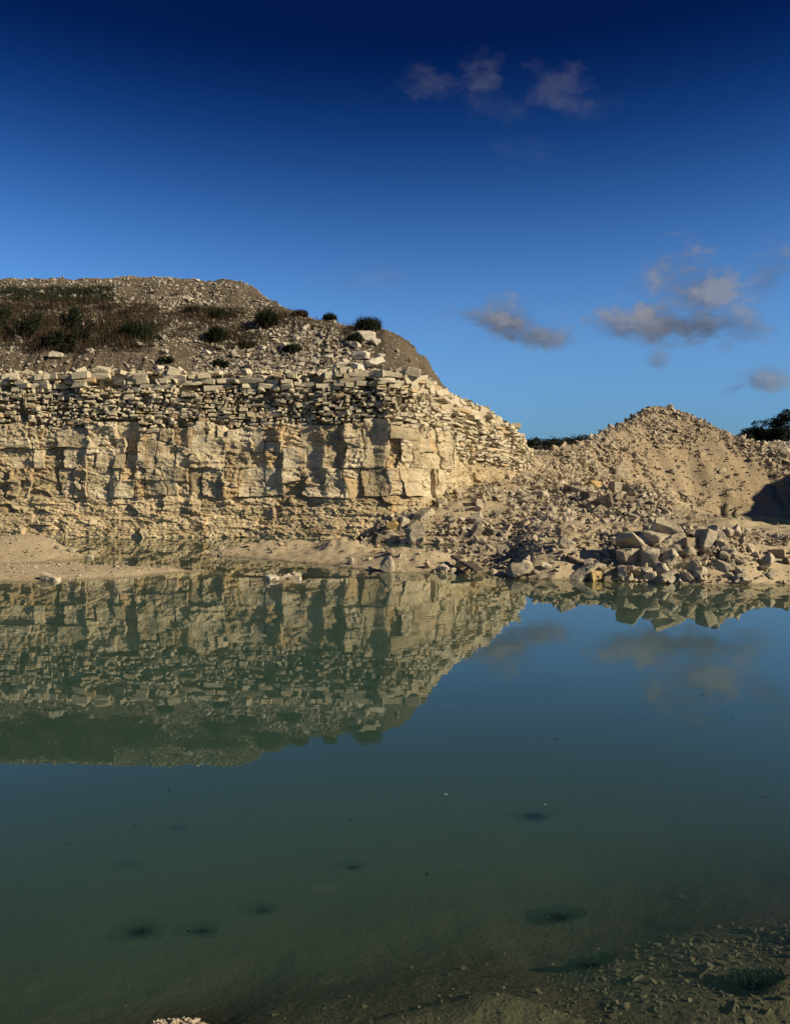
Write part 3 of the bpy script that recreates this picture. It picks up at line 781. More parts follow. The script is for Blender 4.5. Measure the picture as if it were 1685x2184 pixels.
# ------------------------------------------------------------------ loose stone cover
def scatter_on(fn, pts, sizes, shapes, name, mat, sink=.25, tilt=.5, flat=(.45, .9), **kw):
    n = len(pts); z = fn(pts[:, 0], pts[:, 1])
    S = sizes[:, None] * np.stack([np.ones(n), rng.uniform(.6, 1, n), rng.uniform(*flat, n)], -1)
    P = np.stack([pts[:, 0], pts[:, 1], z + S[:, 2] * (.5 - sink)], -1)
    Rm = rot_mats(rng.normal(0, tilt, n), rng.normal(0, tilt, n), rng.uniform(0, 6.28, n))
    return link_ob(name, scatter_mesh(name, shapes, P, S, Rm, mat), kind='stuff', **kw)
def fan_points(n, u0, u1, y0, y1):
    u = rng.uniform(u0, u1, n); y = np.sqrt(rng.uniform(y0 ** 2, y1 ** 2, n)); return np.stack([u * y, y], -1)

def build_cover():
    # hill
    n = 56000
    x = rng.uniform(-30, 3, n); t = 18 * rng.random(n) ** 1.5
    y = yfront(x) + t
    px = CX + x / y * F
    dens = .55 + .8 * np.exp(-t / 1.1) + .5 * np.exp(-((x + 4) / 4.5) ** 2) * np.exp(-t / 4)
    dens = dens * (0.45 + 1.6 * np.clip(fbm(x * .5, y * .5, 4, 501) + .35, 0, 1))
    dens = np.where((x > -1.0) & (t > .35), .035, dens)
    dens = np.where((x < -9) & (t < 1.9), dens * .16, dens)
    k = rng.random(n) < dens
    pts = np.stack([x, y], -1)[k]
    sz = np.clip(rng.lognormal(-2.3, .55, len(pts)), .05, .5) * np.where(hill_h(pts[:, 0], pts[:, 1]) > np.interp(pts[:, 0], HX, HZ) - .5, .6, 1)
    scatter_on(hill_h, pts, sz, CHIPS, 'loose_stone', M_HILLST, .3, .5, label='small pale stones scattered thickly over the brown hill', cat='stones')
    # mound: dense crushed rock, coarser on the crown and the right shoulder
    p = fan_points(46000, .14, .62, 47, 73)
    mh, mt = mound_h(p[:, 0], p[:, 1]); gz, ism = ground_parts(p[:, 0], p[:, 1])
    hi = mh / np.interp(p[:, 0], MX, MZ)
    fine = fbm(p[:, 0] * .35, p[:, 1] * .35, 4, 511)
    dens = np.clip(.16 + .95 * sms(hi, .35, .85) + .55 * sms(p[:, 0], 28, 31) + .35 * sms(-p[:, 0], -18, -12) + 1.5 * fine - .7 * np.exp(-((p[:, 0] - 27.0) / 2.6) ** 2) * sms(.8 - hi, 0, .3) - .12, .12, 1)
    k = ism & (rng.random(len(p)) < dens); p = p[k]
    sz = np.clip(rng.lognormal(-1.62, .55, len(p)) * (1 + 1.0 * fbm(p[:, 0] * .3 + 9, p[:, 1] * .3, 3, 513)) * (1 + .5 * sms(p[:, 0], 29, 32)), .06, .9)
    scatter_on(ground_h, p, sz, CHIPS, 'crushed_rock', M_STONE, .3, .5, label='coarse crushed rock covering the tan mound', cat='stones')
    # talus fan and shore
    p = fan_points(26000, -.05, .36, 27.5, 52)
    gz, ism = ground_parts(p[:, 0], p[:, 1])
    lim = np.interp(p[:, 1], [32, 34, 37, 41, 46, 50, 57], [-1.6, .8, 3.0, 5.3, 7.6, 8.8, 9.2])
    fine = fbm(p[:, 0] * .5, p[:, 1] * .4, 4, 521)
    dens = np.clip(.28 + 1.9 * fine + .30 * sms(p[:, 0], 5, 8) + .4 * np.exp(-((p[:, 1] - 29.5) / 2.2) ** 2), .05, 1)
    k = (gz > -.05) & (p[:, 0] > lim) & (rng.random(len(p)) < dens); p = p[k]
    sz = np.clip(rng.lognormal(-1.9, .58, len(p)), .05, .55)
    scatter_on(ground_h, p, sz, CHIPS, 'talus_stone', M_STONE, .28, .5, label='small broken stones over the ochre talus fan below the cliff', cat='stones')
    p = fan_points(34000, -.28, .62, 16.5, 46)
    gz, ism = ground_parts(p[:, 0], p[:, 1]); d = sdist(p[:, 0], p[:, 1], P_LAND)
    u = p[:, 0] / p[:, 1]
    dens = np.clip(.22 + .9 * fbm(p[:, 0] * .6, p[:, 1] * .6, 4, 531) + .30 * np.exp(-((u - .33) / .10) ** 2) + .5 * np.exp(-np.abs(d) / .25) * (u > .05), .03, 1)
    k = (gz > -.06) & (d > -.2) & (rng.random(len(p)) < dens); p = p[k]
    sz = np.clip(rng.lognormal(-2.65, .68, len(p)), .025, .30)
    scatter_on(ground_h, p, sz, CHIPS, 'shore_pebble', M_STONE, .28, .5, label='pebbles and chips strewn over the silt shore', cat='pebbles')
    p = fan_points(16000, .10, .60, 16.9, 22)
    gz = ground_h(p[:, 0], p[:, 1]); u = p[:, 0] / p[:, 1]
    dens = np.clip(.35 + 1.1 * fbm(p[:, 0] * .7, p[:, 1] * .7, 4, 533) + .3 * np.exp(-((u - .33) / .10) ** 2), .05, 1)
    k = (gz > -.06) & (rng.random(len(p)) < dens); p = p[k]
    sz = np.clip(rng.lognormal(-3.0, .75, len(p)), .02, .28)
    scatter_on(ground_h, p, sz, CHIPS, 'bank_stone', M_STONE, .28, .5, label='chips and cobbles over the steep bank below the boulders', cat='stones')
    # spits on the left
    p = fan_points(8000, -.56, -.2, 16.5, 29)
    d1 = sdist(p[:, 0], p[:, 1], P_SPITB); d2 = sdist(p[:, 0], p[:, 1], P_SPITF)
    k = ((d1 > 0) | (d2 > 0)) & (rng.random(len(p)) < .55); p = p[k]
    sz = np.clip(rng.lognormal(-3.3, .6, len(p)), .015, .16)
    scatter_on(ground_h, p, sz, CHIPS, 'spit_pebble', M_STONE, .3, .5, label='fine pebbles over the two low silt spits', cat='pebbles')
    # pond floor near the observer
    p = fan_points(15000, -.56, .56, 2.9, 6.5)
    gz = ground_h(p[:, 0], p[:, 1])
    u = p[:, 0] / p[:, 1]
    dens = np.clip((sms(gz, -.62, -.2) * .8 + .5 * fbm(p[:, 0] * 1.5, p[:, 1] * 1.5, 3, 541)) * np.where(u > .2, 1, .3), .01, 1)
    k = rng.random(len(p)) < dens; p = p[k]; u = u[k]
    sz = np.clip(rng.lognormal(-4.25, .5, len(p)) * np.where(u > .26, 1.6, 1.0), .008, .09)
    scatter_on(ground_h, p, sz, CHIPS, 'pond_gravel', M_BEDST, .3, .35, flat=(.3, .6), label='submerged gravel on the shallow pond floor', cat='gravel')
    p = np.stack([rng.normal(-.93, .17, 700), rng.normal(3.14, .09, 700)], -1)
    scatter_on(ground_h, p, np.clip(rng.lognormal(-4.2, .4, 700), .008, .045), CHIPS, 'gravel_tip', M_STONE, .2, .4, label='pale gravel tip just breaking the surface of the near shoal', cat='gravel')
    # far bank
    p = fan_points(5000, .15, .56, 76, 95)
    sz = np.clip(rng.lognormal(-1.4, .5, len(p)), .1, .8)
    scatter_on(far_h, p, sz, CHIPS, 'far_stone', M_WSTONE, .3, .5, label='stones along the far gravel edge', cat='stones')
build_cover()

# ------------------------------------------------------------------ boulders
def boulder_mesh(seed, dims, cut=.35, rough=.035, mat=None, bevel=.035, skew=.42, craggy=False):
    r = np.random.default_rng(seed)
    pts = []
    for sx in (-1, 1):
        for sy in (-1, 1):
            for sz in (-1, 1):
                if r.random() < .7:
                    c = r.uniform(.15, cut + .45)
                    pts += [(sx * (1 - c * r.uniform(.4, 1.3)), sy, sz), (sx, sy * (1 - c * r.uniform(.4, 1.3)), sz), (sx, sy, sz * (1 - c * r.uniform(.4, 1.3)))]
                else: pts.append((sx, sy, sz))
    pts = np.array(pts) + r.uniform(-skew * .6, skew * .6, (len(pts), 3))
    if craggy:
        v = r.normal(size=(r.integers(11, 17), 3)); v /= np.linalg.norm(v, axis=1)[:, None]
        pts = np.sign(v) * np.abs(v) ** .7 * r.uniform(.9, 1.2, (len(v), 1))
    pts = pts * np.array(dims) * .5
    bm = bmesh.new()
    for q in pts: bm.verts.new(q)
    bmesh.ops.convex_hull(bm, input=bm.verts)
    bmesh.ops.delete(bm, geom=[v for v in bm.verts if not v.link_faces], context='VERTS')
    bmesh.ops.dissolve_limit(bm, angle_limit=R(14), verts=bm.verts, edges=bm.edges)
    bmesh.ops.bevel(bm, geom=list(bm.edges), offset=bevel * min(dims), segments=1, profile=.5, affect='EDGES', clamp_overlap=True)
    bmesh.ops.triangulate(bm, faces=bm.faces)
    bmesh.ops.subdivide_edges(bm, edges=[e for e in bm.edges if e.calc_length() > .22 * max(dims)], cuts=1, use_grid_fill=True)
    bmesh.ops.triangulate(bm, faces=bm.faces)
    for it in range(2):
        bmesh.ops.subdivide_edges(bm, edges=[e for e in bm.edges if e.calc_length() > .09 * max(dims)], cuts=1, use_grid_fill=True)
        bmesh.ops.triangulate(bm, faces=bm.faces)
    bm.normal_update()
    co = np.array([v.co[:] for v in bm.verts]); no = np.array([v.normal[:] for v in bm.verts])
    L = max(dims)
    dsp = fbm(co[:, 0] / L * 4 + seed, co[:, 1] / L * 4 + co[:, 2] / L * 3, 4, seed) + .5 * fbm(co[:, 2] / L * 14, co[:, 0] / L * 3 + seed, 3, seed + 5)
    co = co + no * (dsp * rough * L)[:, None]
    bm.verts.index_update()
    tr = np.array([[v.index for v in f.verts] for f in bm.faces]); bm.free()
    return new_mesh('boulder', co, tris=tr, rnd=np.zeros(len(co)), mat=mat or M_BOULDER)

# column, row of its foot, width, height on the print; depth ratio, yaw, pitch, roll in degrees; material; label
BOULDERS = [
 (1358, 1184, 66, 40, .75, 30, -12, 38, 0, 'long tilted limestone slab with dark undercut flank, largest of the boulder pile'),
 (1424, 1152, 62, 46, .35, -15, 20, 22, 0, 'broad upright slab with a ragged dark left edge leaning back'),
 (1386, 1144, 18, 20, .9, 20, 0, 8, 0, 'small upright block beside the broad leaning slab'),
 (1476, 1150, 36, 25, .8, 40, 10, -10, 2, 'dark grey lump behind the rounded grey boulder'),
 (1509, 1168, 34, 34, .9, 25, 0, 12, 2, 'rounded grey boulder with a flat top beside the wedge'),
 (1535, 1158, 30, 36, .6, 20, 0, 48, 2, 'grey wedge boulder standing on edge with a pale rim'),
 (1444, 1172, 38, 22, .8, -10, 10, -22, 0, 'flat pale slab sloping down to the right under the broad slab'),
 (1474, 1175, 28, 26, .9, 15, 0, 6, 0, 'squarish pale block in the middle of the boulder pile'),
 (1515, 1197, 38, 28, .8, 35, 12, -14, 3, 'dark brown shaded boulder with a slanting top'),
 (1558, 1198, 38, 32, .9, -20, 0, 8, 2, 'mottled grey boulder at the outer end of the pile'),
 (1385, 1201, 35, 28, .9, 28, 0, -8, 0, 'blocky pale boulder below the long tilted slab'),
 (1434, 1206, 34, 36, .9, -25, 0, 6, 0, 'tall rounded pale boulder in front of the pile'),
 (1474, 1198, 30, 30, .9, 35, 0, -12, 0, 'smooth pale boulder beside the tall rounded one'),
 (1467, 1214, 46, 26, .7, -18, 8, -18, 0, 'low pale slab sloping towards the pond'),
 (1342, 1200, 38, 28, .8, 20, 0, 4, 0, 'angular block with a deep black shadow cleft'),
 (1337, 1240, 34, 42, .9, -30, 0, 10, 2, 'dark conical boulder standing at the water line'),
 (1246, 1236, 58, 30, .55, 24, 8, -34, 0, 'long pale banded slab tilted up out of the water'),
 (1232, 1206, 38, 20, .7, -15, 0, 24, 3, 'dark flat slab sunk in the silt above the banded slab'),
 (1271, 1239, 20, 18, .9, 10, 0, 0, 1, 'small ochre block next to the banded slab'),
 (1427, 1246, 44, 28, .8, 15, 0, 0, 0, 'low pyramid shaped boulder on the water line'),
 (1465, 1240, 30, 24, .5, -30, 0, 30, 0, 'thin slab leaning to the right at the water line'),
 (1296, 1150, 15, 22, .9, 15, 0, 6, 0, 'small upright pale stone alone on the silt'),
 (1316, 1166, 20, 19, .9, -20, 0, 10, 0, 'grey white stone left of the long tilted slab'),
 (1565, 1208, 26, 15, .9, 0, 0, 4, 0, 'low flat stone in front of the mottled boulder'),
 (1586, 1247, 30, 24, .9, 35, 0, 4, 0, 'bright pyramid stone on the water line beside gravel'),
 (1499, 1226, 20, 16, .9, 30, 0, 0, 0, 'small round boulder between slab and gravel'),
 (1523, 1212, 12, 17, .8, 10, 0, 14, 0, 'thin upright pale stone on open silt'),
 (1577, 1227, 16, 22, .9, -30, 0, 8, 2, 'dark narrow stone above the bright pyramid'),
 (1418, 1213, 20, 15, .9, 20, 0, -10, 0, 'white chip propped against the tall boulder'),
 (829, 1222, 34, 34, .9, 42, 0, 12, 2, 'lone dark boulder with one bright side standing in the shallows'),
 (1112, 1233, 54, 38, .9, 30, 0, 10, 0, 'hump backed pale boulder at the water line'),
 (966, 1224, 15, 13, .9, 10, 0, 0, 0, 'small square white stone beside the plank'),
 (948, 1222, 22, 18, .9, -35, 0, 8, 2, 'dark stone with pale foot at the end of the plank'),
 (904, 1108, 34, 28, .8, 30, 10, -36, 0, 'pale cube of rock balanced on the heap at the cliff corner'),
 (881, 1124, 22, 16, .8, 20, 0, -30, 0, 'pale block below the balanced cube'),
 (886, 1156, 36, 32, .5, 12, 20, -12, 2, 'flat faced grey slab standing at the edge of the back pool'),
 (838, 1132, 32, 24, .9, -20, 0, 6, 1, 'ochre rounded boulder at the cliff foot'),
 (861, 1124, 22, 18, .9, 30, 0, 4, 0, 'rounded pale stone between the ochre boulder and the cube'),
 (827, 1150, 26, 20, .9, -10, 0, 14, 2, 'grey angular stone at the foot of the heap'),
 (838, 1160, 22, 14, .8, 20, 0, -14, 0, 'tan slab tipped towards the back pool'),
 (806, 1160, 26, 24, .8, 35, 0, 24, 3, 'dark leaning block in front of the cliff foot'),
 (1018, 1146, 22, 30, .5, 20, 20, 26, 0, 'upright pale slab leaning on the talus fan'),
 (1057, 1143, 26, 14, .9, 25, 10, 4, 2, 'flat light grey slab on the talus fan'),
 (999, 1164, 16, 15, .7, -20, 0, 30, 1, 'curved tan stone at the rim of the back pool'),
 (1073, 1182, 30, 26, .9, 15, 0, 4, 2, 'round grey boulder half buried in the silt slope'),
 (1266, 1040, 34, 20, .9, 20, 0, 6, 1, 'yellow boulder on the shoulder of the talus'),
 (1325, 1017, 34, 18, .9, 15, 10, 4, 0, 'pinkish flat faced block on the slope of the mound'),
 (1256, 1070, 30, 22, .8, 40, 0, 18, 3, 'dark block in the shadowed cluster below the yellow boulder'),
 (1292, 1082, 34, 24, .8, -25, 0, -14, 3, 'dark slab in the shadowed hollow of the talus'),
 (1314, 1050, 22, 20, .9, 20, 0, 12, 2, 'grey block above the shadowed hollow'),
 (1233, 1056, 24, 20, .8, -35, 0, 20, 2, 'grey angular block left of the yellow boulder'),
 (106, 1242, 36, 13, .6, -18, 0, 14, 0, 'low wedge of pale rock at the edge of the front spit'),
 (191, 1192, 15, 11, .9, 20, 0, 0, 0, 'white stone at the tip of the back spit'),
 (58, 1180, 9, 9, .9, 10, 0, 10, 2, 'dark stone on the side of the back spit'),
 (122, 1172, 13, 9, .9, 30, 0, 0, 0, 'pale stone near the crest of the back spit'),
 (150, 1178, 20, 10, .8, -10, 0, 10, 0, 'flat pale stone sliding off the back spit'),
 (1652, 1236, 26, 16, .9, 20, 0, 0, 0, 'half buried tan boulder in the gravel at the shore'),
 (1680, 1205, 16, 16, .9, 30, 0, 0, 3, 'dark stone on open silt far from the pile'),
 (1600, 1172, 24, 14, .9, -10, 0, 0, 0, 'low pale stone on the silt behind the mottled boulder'),
]
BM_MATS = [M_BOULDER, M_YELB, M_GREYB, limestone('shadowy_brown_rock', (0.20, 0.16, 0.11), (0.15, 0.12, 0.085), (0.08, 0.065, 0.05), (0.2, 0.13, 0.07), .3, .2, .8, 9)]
def build_boulders():
    for i, (px, py, w, h, dr, yaw, pit, rol, mi, lab) in enumerate(BOULDERS):
        p = hit(px, py)
        if p is None: continue
        W = w * p.y / F * 1.0; H = h * p.y / F * 1.02
        c, s_ = abs(math.cos(R(rol))), abs(math.sin(R(rol)))
        # undo the tilt so that the tilted stone fills its outline
        a, b = W, H
        if abs(rol) > 15:
            den = c * c - s_ * s_
            a, b = (W * c - H * s_) / den, (H * c - W * s_) / den
            a = min(max(a, .55 * max(W, H)), 1.25 * max(W, H)); b = min(max(b, .35 * min(W, H)), 1.0 * min(W, H))
        me = boulder_mesh(1000 + i, (a, max(W, H) * dr, b * 1.15), mat=BM_MATS[mi], rough=.036, craggy=not any(k in lab for k in ('slab', 'block', 'cube', 'wedge')))
        o = link_ob('boulder', me, label=lab, cat='boulder', group='boulders around the quarry pond',
                    loc=(p.x, p.y + max(W, H) * dr * .35, p.z + H * .40), rot=Euler((R(pit), R(rol), R(yaw)), 'XYZ'))
build_boulders()

def place_stones(name, n, pts, fn, sizes, mats, label, cat, group, seed):
    r = np.random.default_rng(seed)
    ms = [boulder_mesh(seed + k, (1, r.uniform(.6, .95), r.uniform(.4, .75)), mat=mats[k % len(mats)], rough=.034, bevel=.04, craggy=k % 3 > 0) for k in range(10)]
    z = fn(pts[:, 0], pts[:, 1])
    for i in range(n):
        s = float(sizes[i])
        link_ob(name, ms[i % 10], label=label, cat=cat, group=group, loc=(pts[i, 0], pts[i, 1], z[i] + s * .17), rot=(r.normal(0, .35), r.normal(0, .35), r.uniform(0, 6.28)), scale=(s, s, s))
def build_stones():
    # among the boulders
    r = np.random.default_rng(77)
    out = []
    while len(out) < 112:
        px = r.normal(1420, 95) if r.random() < .75 else r.uniform(920, 1690); py = r.uniform(1140, 1244)
        p = hit(px, py, ground_h, 14, 50)
        if p is not None and p.z > .03 and p.y < 40: out.append((p.x, p.y))
    pts = np.array(out); sz = np.clip(r.lognormal(-1.5, .38, len(pts)), .13, .5)
    place_stones('stone', 112, pts, ground_h, sz, [M_BOULDER, M_BOULDER, M_GREYB, M_STONE], 'loose angular stone lying on the silt shore among the boulders', 'stone', 'loose stones among the shore boulders', 2000)
    out = []
    while len(out) < 112:
        q = r.random(); px = r.uniform(800, 1010) if q < .3 else r.normal(1240, 60) if q < .8 else r.uniform(1010, 1400); py = r.uniform(1090, 1160) if px < 1010 else r.normal(1070, 28)
        p = hit(px, py)
        if p is not None and p.z > .03 and p.y < 52: out.append((p.x, p.y))
    pts = np.array(out); sz = np.clip(r.lognormal(-1.15, .38, len(pts)), .16, .85)
    place_stones('stone', 112, pts, ground_h, sz, [M_BOULDER, M_GREYB, M_BOULDER, M_STONE], 'broken rock lying on the talus slope below the cliff', 'stone', 'broken rocks on the talus', 2100)
    # slabs on the hill
    spots = [(968, 0)]
    hp = [(778, 722, 34), (800, 735, 28), (757, 742, 30), (770, 765, 34), (735, 775, 26), (812, 770, 30), (795, 783, 34), (722, 790, 30), (700, 765, 22), (765, 790, 30), (610, 742, 18), (330, 690, 14), (425, 632, 14), (120, 768, 24), (174, 697, 16),
          (402, 637, 12), (440, 755, 16), (470, 745, 18), (590, 705, 10), (652, 700, 14), (560, 745, 14), (530, 760, 12), (350, 750, 12), (300, 738, 14), (290, 722, 12), (405, 640, 12), (545, 606, 10), (420, 600, 9), (363, 598, 10), (172, 586, 20), (20, 665, 12), (690, 720, 12), (672, 775, 16), (640, 780, 14), (600, 785, 16)]
    for k in range(22): hp.append((r.uniform(0, 830), r.uniform(640, 790), r.uniform(7, 15)))
    pts, sz = [], []
    for (px, py, w) in hp:
        p = hit(px, py, hill_h)
        if p is None: continue
        pts.append((p.x, p.y)); sz.append(w * p.y / F * 1.05)
    pts = np.array(pts); place_stones('stone', len(pts), pts, hill_h, np.array(sz), [M_WSTONE], 'pale stone slab lying on the brown slope above the ledge', 'stone', 'pale slabs on the brown hill', 2200)
    # islet
    pts = []; sz = []
    for k in range(15):
        px = r.uniform(574, 640); py = r.uniform(1231, 1241); pts.append(w0(px, py)); sz.append(r.uniform(.13, .27))
    place_stones('stone', 15, np.array(pts), lambda x, y: ground_h(x, y) * 0 - .01, np.array(sz), [M_WSTONE, M_BOULDER], 'pale stone in the small islet standing in open water', 'stone', 'stones of the islet', 2300)
build_stones()

# timber plank at the shore
def build_plank():
    x0, y0 = w0(972, 1196, .25); x1, y1 = w0(1018, 1214, .12)
    a = Vector((x0, y0 + .3, .34)); b_ = Vector((x1, y1 - .2, .12)); d = b_ - a
    bm = bmesh.new(); bmesh.ops.create_cube(bm, size=1.0)
    bmesh.ops.scale(bm, verts=bm.verts, vec=(d.length, .26, .07))
    bmesh.ops.bevel(bm, geom=list(bm.edges), offset=.008, segments=1, affect='EDGES')
    me = bpy.data.meshes.new('plank'); bm.to_mesh(me); bm.free(); me.materials.append(M_PLANK)
    o = link_ob('plank', me, label='dark weathered plank propped on stones at the water line', cat='plank', loc=(a + b_) / 2)
    o.rotation_euler = d.to_track_quat('X', 'Z').to_euler()
build_plank()

# ------------------------------------------------------------------ vegetation
def blades(n, origin_fn, length, width, lean, seed, curve=.3):
    """thin upright blades, two triangles each"""
    r = np.random.default_rng(seed)
    o = origin_fn(r, n)
    L = length * r.uniform(.5, 1.1, n); az = r.uniform(0, 6.28, n); le = np.abs(r.normal(0, lean, n))
    d = np.stack([np.cos(az) * np.sin(le), np.sin(az) * np.sin(le), np.cos(le)], -1)
    side = np.stack([-np.sin(az + r.normal(0, 1, n)), np.cos(az), np.zeros(n)], -1); side /= np.linalg.norm(side, axis=1)[:, None] + 1e-9
    wd = width * r.uniform(.6, 1.3, n)
    p0 = o - side * wd[:, None] / 2; p1 = o + side * wd[:, None] / 2
    mid = o + d * (L * .55)[:, None]; m0 = mid - side * (wd * .4)[:, None]; m1 = mid + side * (wd * .4)[:, None]
    tip = o + d * L[:, None] + np.stack([np.cos(az), np.sin(az), -np.ones(n) * .4], -1) * (L * curve * .4)[:, None]
    co = np.stack([p0, p1, m1, m0, tip], 1).reshape(-1, 3)
    b = np.arange(n)[:, None] * 5
    tr = np.concatenate([b + [0, 1, 2], b + [0, 2, 3], b + [3, 2, 4]], 0)
    return co, tr, np.repeat(r.random(n), 5)
def leaf_cloud(n, centers, radii, leaf, seed):
    r = np.random.default_rng(seed)
    k = r.integers(0, len(centers), n); v = r.normal(size=(n, 3)); v /= np.linalg.norm(v, axis=1)[:, None]
    rad = r.uniform(.35, 1, n) ** .6
    c = np.asarray(centers)[k] + v * np.asarray(radii)[k] * rad[:, None]
    t = r.normal(size=(n, 3)); t /= np.linalg.norm(t, axis=1)[:, None]
    s2 = np.cross(t, r.normal(size=(n, 3))); s2 /= np.linalg.norm(s2, axis=1)[:, None] + 1e-9
    L = leaf * r.uniform(.6, 1.4, n)
    a = c - t * L[:, None] * .5; b = c + t * L[:, None] * .5; m0 = c + s2 * (L * .28)[:, None]; m1 = c - s2 * (L * .28)[:, None]
    co = np.stack([a, m0, b, m1], 1).reshape(-1, 3); base = np.arange(n)[:, None] * 4
    return co, base + [0, 1, 2, 3], np.repeat(r.random(n), 4)
def stick(a, b, r0, r1, n=5):
    a, b = Vector(a), Vector(b); d = (b - a).normalized(); u = d.orthogonal().normalized(); w = d.cross(u)
    co = []
    for p, rr in ((a, r0), (b, r1)):
        for k in range(n):
            t = 6.283 * k / n; q = p + (u * math.cos(t) + w * math.sin(t)) * rr; co.append(q[:])
    return np.array(co), np.array([[k, (k + 1) % n, n + (k + 1) % n, n + k] for k in range(n)])
def join_q(parts):
    co, q, off = [], [], 0
    for c, t in parts: co.append(c); q.append(t + off); off += len(c)
    return np.concatenate(co), np.concatenate(q)
# column, row of foot, width, height, style, label
SHRUBS = [
 (570, 696, 54, 46, 'broom', 'dense dark round shrub on the slope below the hill crest'),
 (703, 686, 36, 24, 'broom', 'small feathery shrub on the skyline of the hill end'),
 (785, 704, 68, 36, 'broom', 'wide dark shrub standing on the skyline at the hill end'),
 (757, 730, 38, 26, 'broom', 'small green shrub beside big pale slabs at the hill end'),
 (36, 722, 105, 92, 'leafy', 'large leafy green shrub on the rilled earth scarp'),
 (152, 746, 88, 104, 'leafy', 'tall leafy shrub hanging over the earth scarp with pale stone beside'),
 (290, 722, 76, 46, 'broom', 'dark shrub among dry weeds at the end of the scarp'),
 (462, 728, 48, 42, 'broom', 'dark upright shrub in a hollow of the stony slope'),
 (470, 675, 64, 18, 'broom', 'low spreading shrub on the upper stony slope'),
 (468, 784, 42, 24, 'leafy', 'low green shrub just above the rock ledge with stones around'),
 (355, 775, 34, 18, 'leafy', 'small green tuft of shrub on the ledge'),
 (622, 752, 44, 26, 'broom', 'dark straggling shrub in the middle of the pale scree'),
 (525, 742, 50, 24, 'dry', 'reddish dry bush on the scree'),
 (640, 672, 40, 16, 'dry', 'brown dry bush on the sloping skyline'),
 (410, 668, 40, 22, 'dry', 'brown dry bush on the upper slope'),
]
def build_shrubs():
    for i, (px, py, w, h, style, lab) in enumerate(SHRUBS):
        p = hit(px, py, hill_h)
        if p is None: continue
        W, H = w * p.y / F, h * p.y / F
        root = link_ob('shrub', None, label=lab, cat='shrub', group='shrubs on the hill', loc=(p.x, p.y + .1, p.z - .05))
        r = np.random.default_rng(600 + i)
        if style == 'leafy':
            n = 10; n = 26; cen = np.stack([r.uniform(-.46, .46, n) * W, r.uniform(-.3, .3, n) * W, (.12 + .80 * r.random(n) ** 1.2) * H], -1)
            cen[:, 2] *= 1 - .6 * np.abs(cen[:, 0]) / W
            rad = np.stack([r.uniform(.06, .15, n) * W] * 2 + [r.uniform(.08, .20, n) * H], -1)
            co, q, rn = leaf_cloud(5200, cen, rad, .085, 610 + i)
            fo = link_ob('foliage', new_mesh('foliage', co, quads=q, rnd=rn, mat=M_LEAF), parent=root)
            st = join_q([stick((0, 0, 0), c, .03, .008) for c in cen])
        else:
            n = 2000
            def org(rr, m, W=W, H=H):
                a = rr.uniform(0, 6.28, m); q_ = np.sqrt(rr.random(m)) * .40 * W
                return np.stack([np.cos(a) * q_, np.sin(a) * q_, rr.random(m) ** 1.3 * H * .62 * (1 - .55 * (q_ / (.45 * W)) ** 2)], -1)
            co, tr, rn = blades(n, org, H * .55, .022, .75, 620 + i)
            link_ob('foliage', new_mesh('foliage', co, tris=tr, rnd=rn, mat=M_WEED if style == 'dry' else M_LEAF), parent=root)
            st = join_q([stick((0, 0, 0), (r.uniform(-.35, .35) * W, r.uniform(-.3, .3) * W, H * r.uniform(.5, .85)), .02, .006) for _ in range(7)])
        link_ob('stem', new_mesh('stem', st[0], quads=st[1], mat=M_STEM, rnd=np.zeros(len(st[0]))), parent=root)
build_shrubs()

def build_weeds():
    # dry weeds and low green growth over the left of the hill
    r = np.random.default_rng(700)
    def field(n, boxes):
        o = []
        for (x0, x1, y0, y1, k) in boxes:
            px = r.uniform(x0, x1, k); py = r.uniform(y0, y1, k)
            for a, b in zip(px, py):
                p = hit(a, b, hill_h, 31, 60)
                if p is not None: o.append(p[:])
        return np.array(o)
    dry = field(0, [(-10, 340, 648, 738, 650), (60, 300, 690, 750, 240), (330, 500, 655, 720, 70), (490, 560, 700, 750, 30), (10, 260, 640, 660, 90), (560, 700, 660, 700, 40), (430, 520, 700, 745, 40), (545, 600, 670, 700, 30), (740, 815, 690, 712, 25), (400, 520, 660, 690, 40)])
    green = field(0, [(0, 240, 614, 645, 380), (0, 60, 660, 720, 60), (330, 345, 690, 740, 10), (200, 340, 690, 730, 60), (430, 520, 660, 672, 25)])
    for nm, src, mat, ln, lab in (('dry_weeds', dry, M_WEED, .42, 'dry brown weeds standing on the slope'), ('green_weeds', green, M_LEAF, .32, 'low dark green growth in a strip below the crest')):
        def org(rr, m, src=src): return src[rr.integers(0, len(src), m)] + np.concatenate([rr.normal(0, .22, (m, 2)), np.full((m, 1), -.05)], 1)
        co, tr, rn = blades(len(src) * 26, org, ln, .020, .35, 710)
        co[:, 2] = np.maximum(co[:, 2], hill_h(co[:, 0], co[:, 1]) - .05)
        link_ob(nm, new_mesh(nm, co, tris=tr, rnd=rn, mat=mat), kind='stuff', label=lab, cat='weeds')
    # scrub along the far plateau edge
    n = 260
    y = r.uniform(86, 104, n); x = r.uniform(.135, .30, n) * y
    z = far_h(x, y)
    cen = np.stack([x, y, z + .35 + .4 * r.random(n)], -1); rad = np.stack([r.uniform(.5, 1.1, n), r.uniform(.5, 1.1, n), r.uniform(.35, .8, n)], -1)
    co, q, rn = leaf_cloud(16000, cen, rad, .22, 720)
    link_ob('scrub', new_mesh('scrub', co, quads=q, rnd=rn, mat=M_TREE), kind='stuff', label='dark scrub along the skyline between cliff and mound', cat='scrub')
build_weeds()

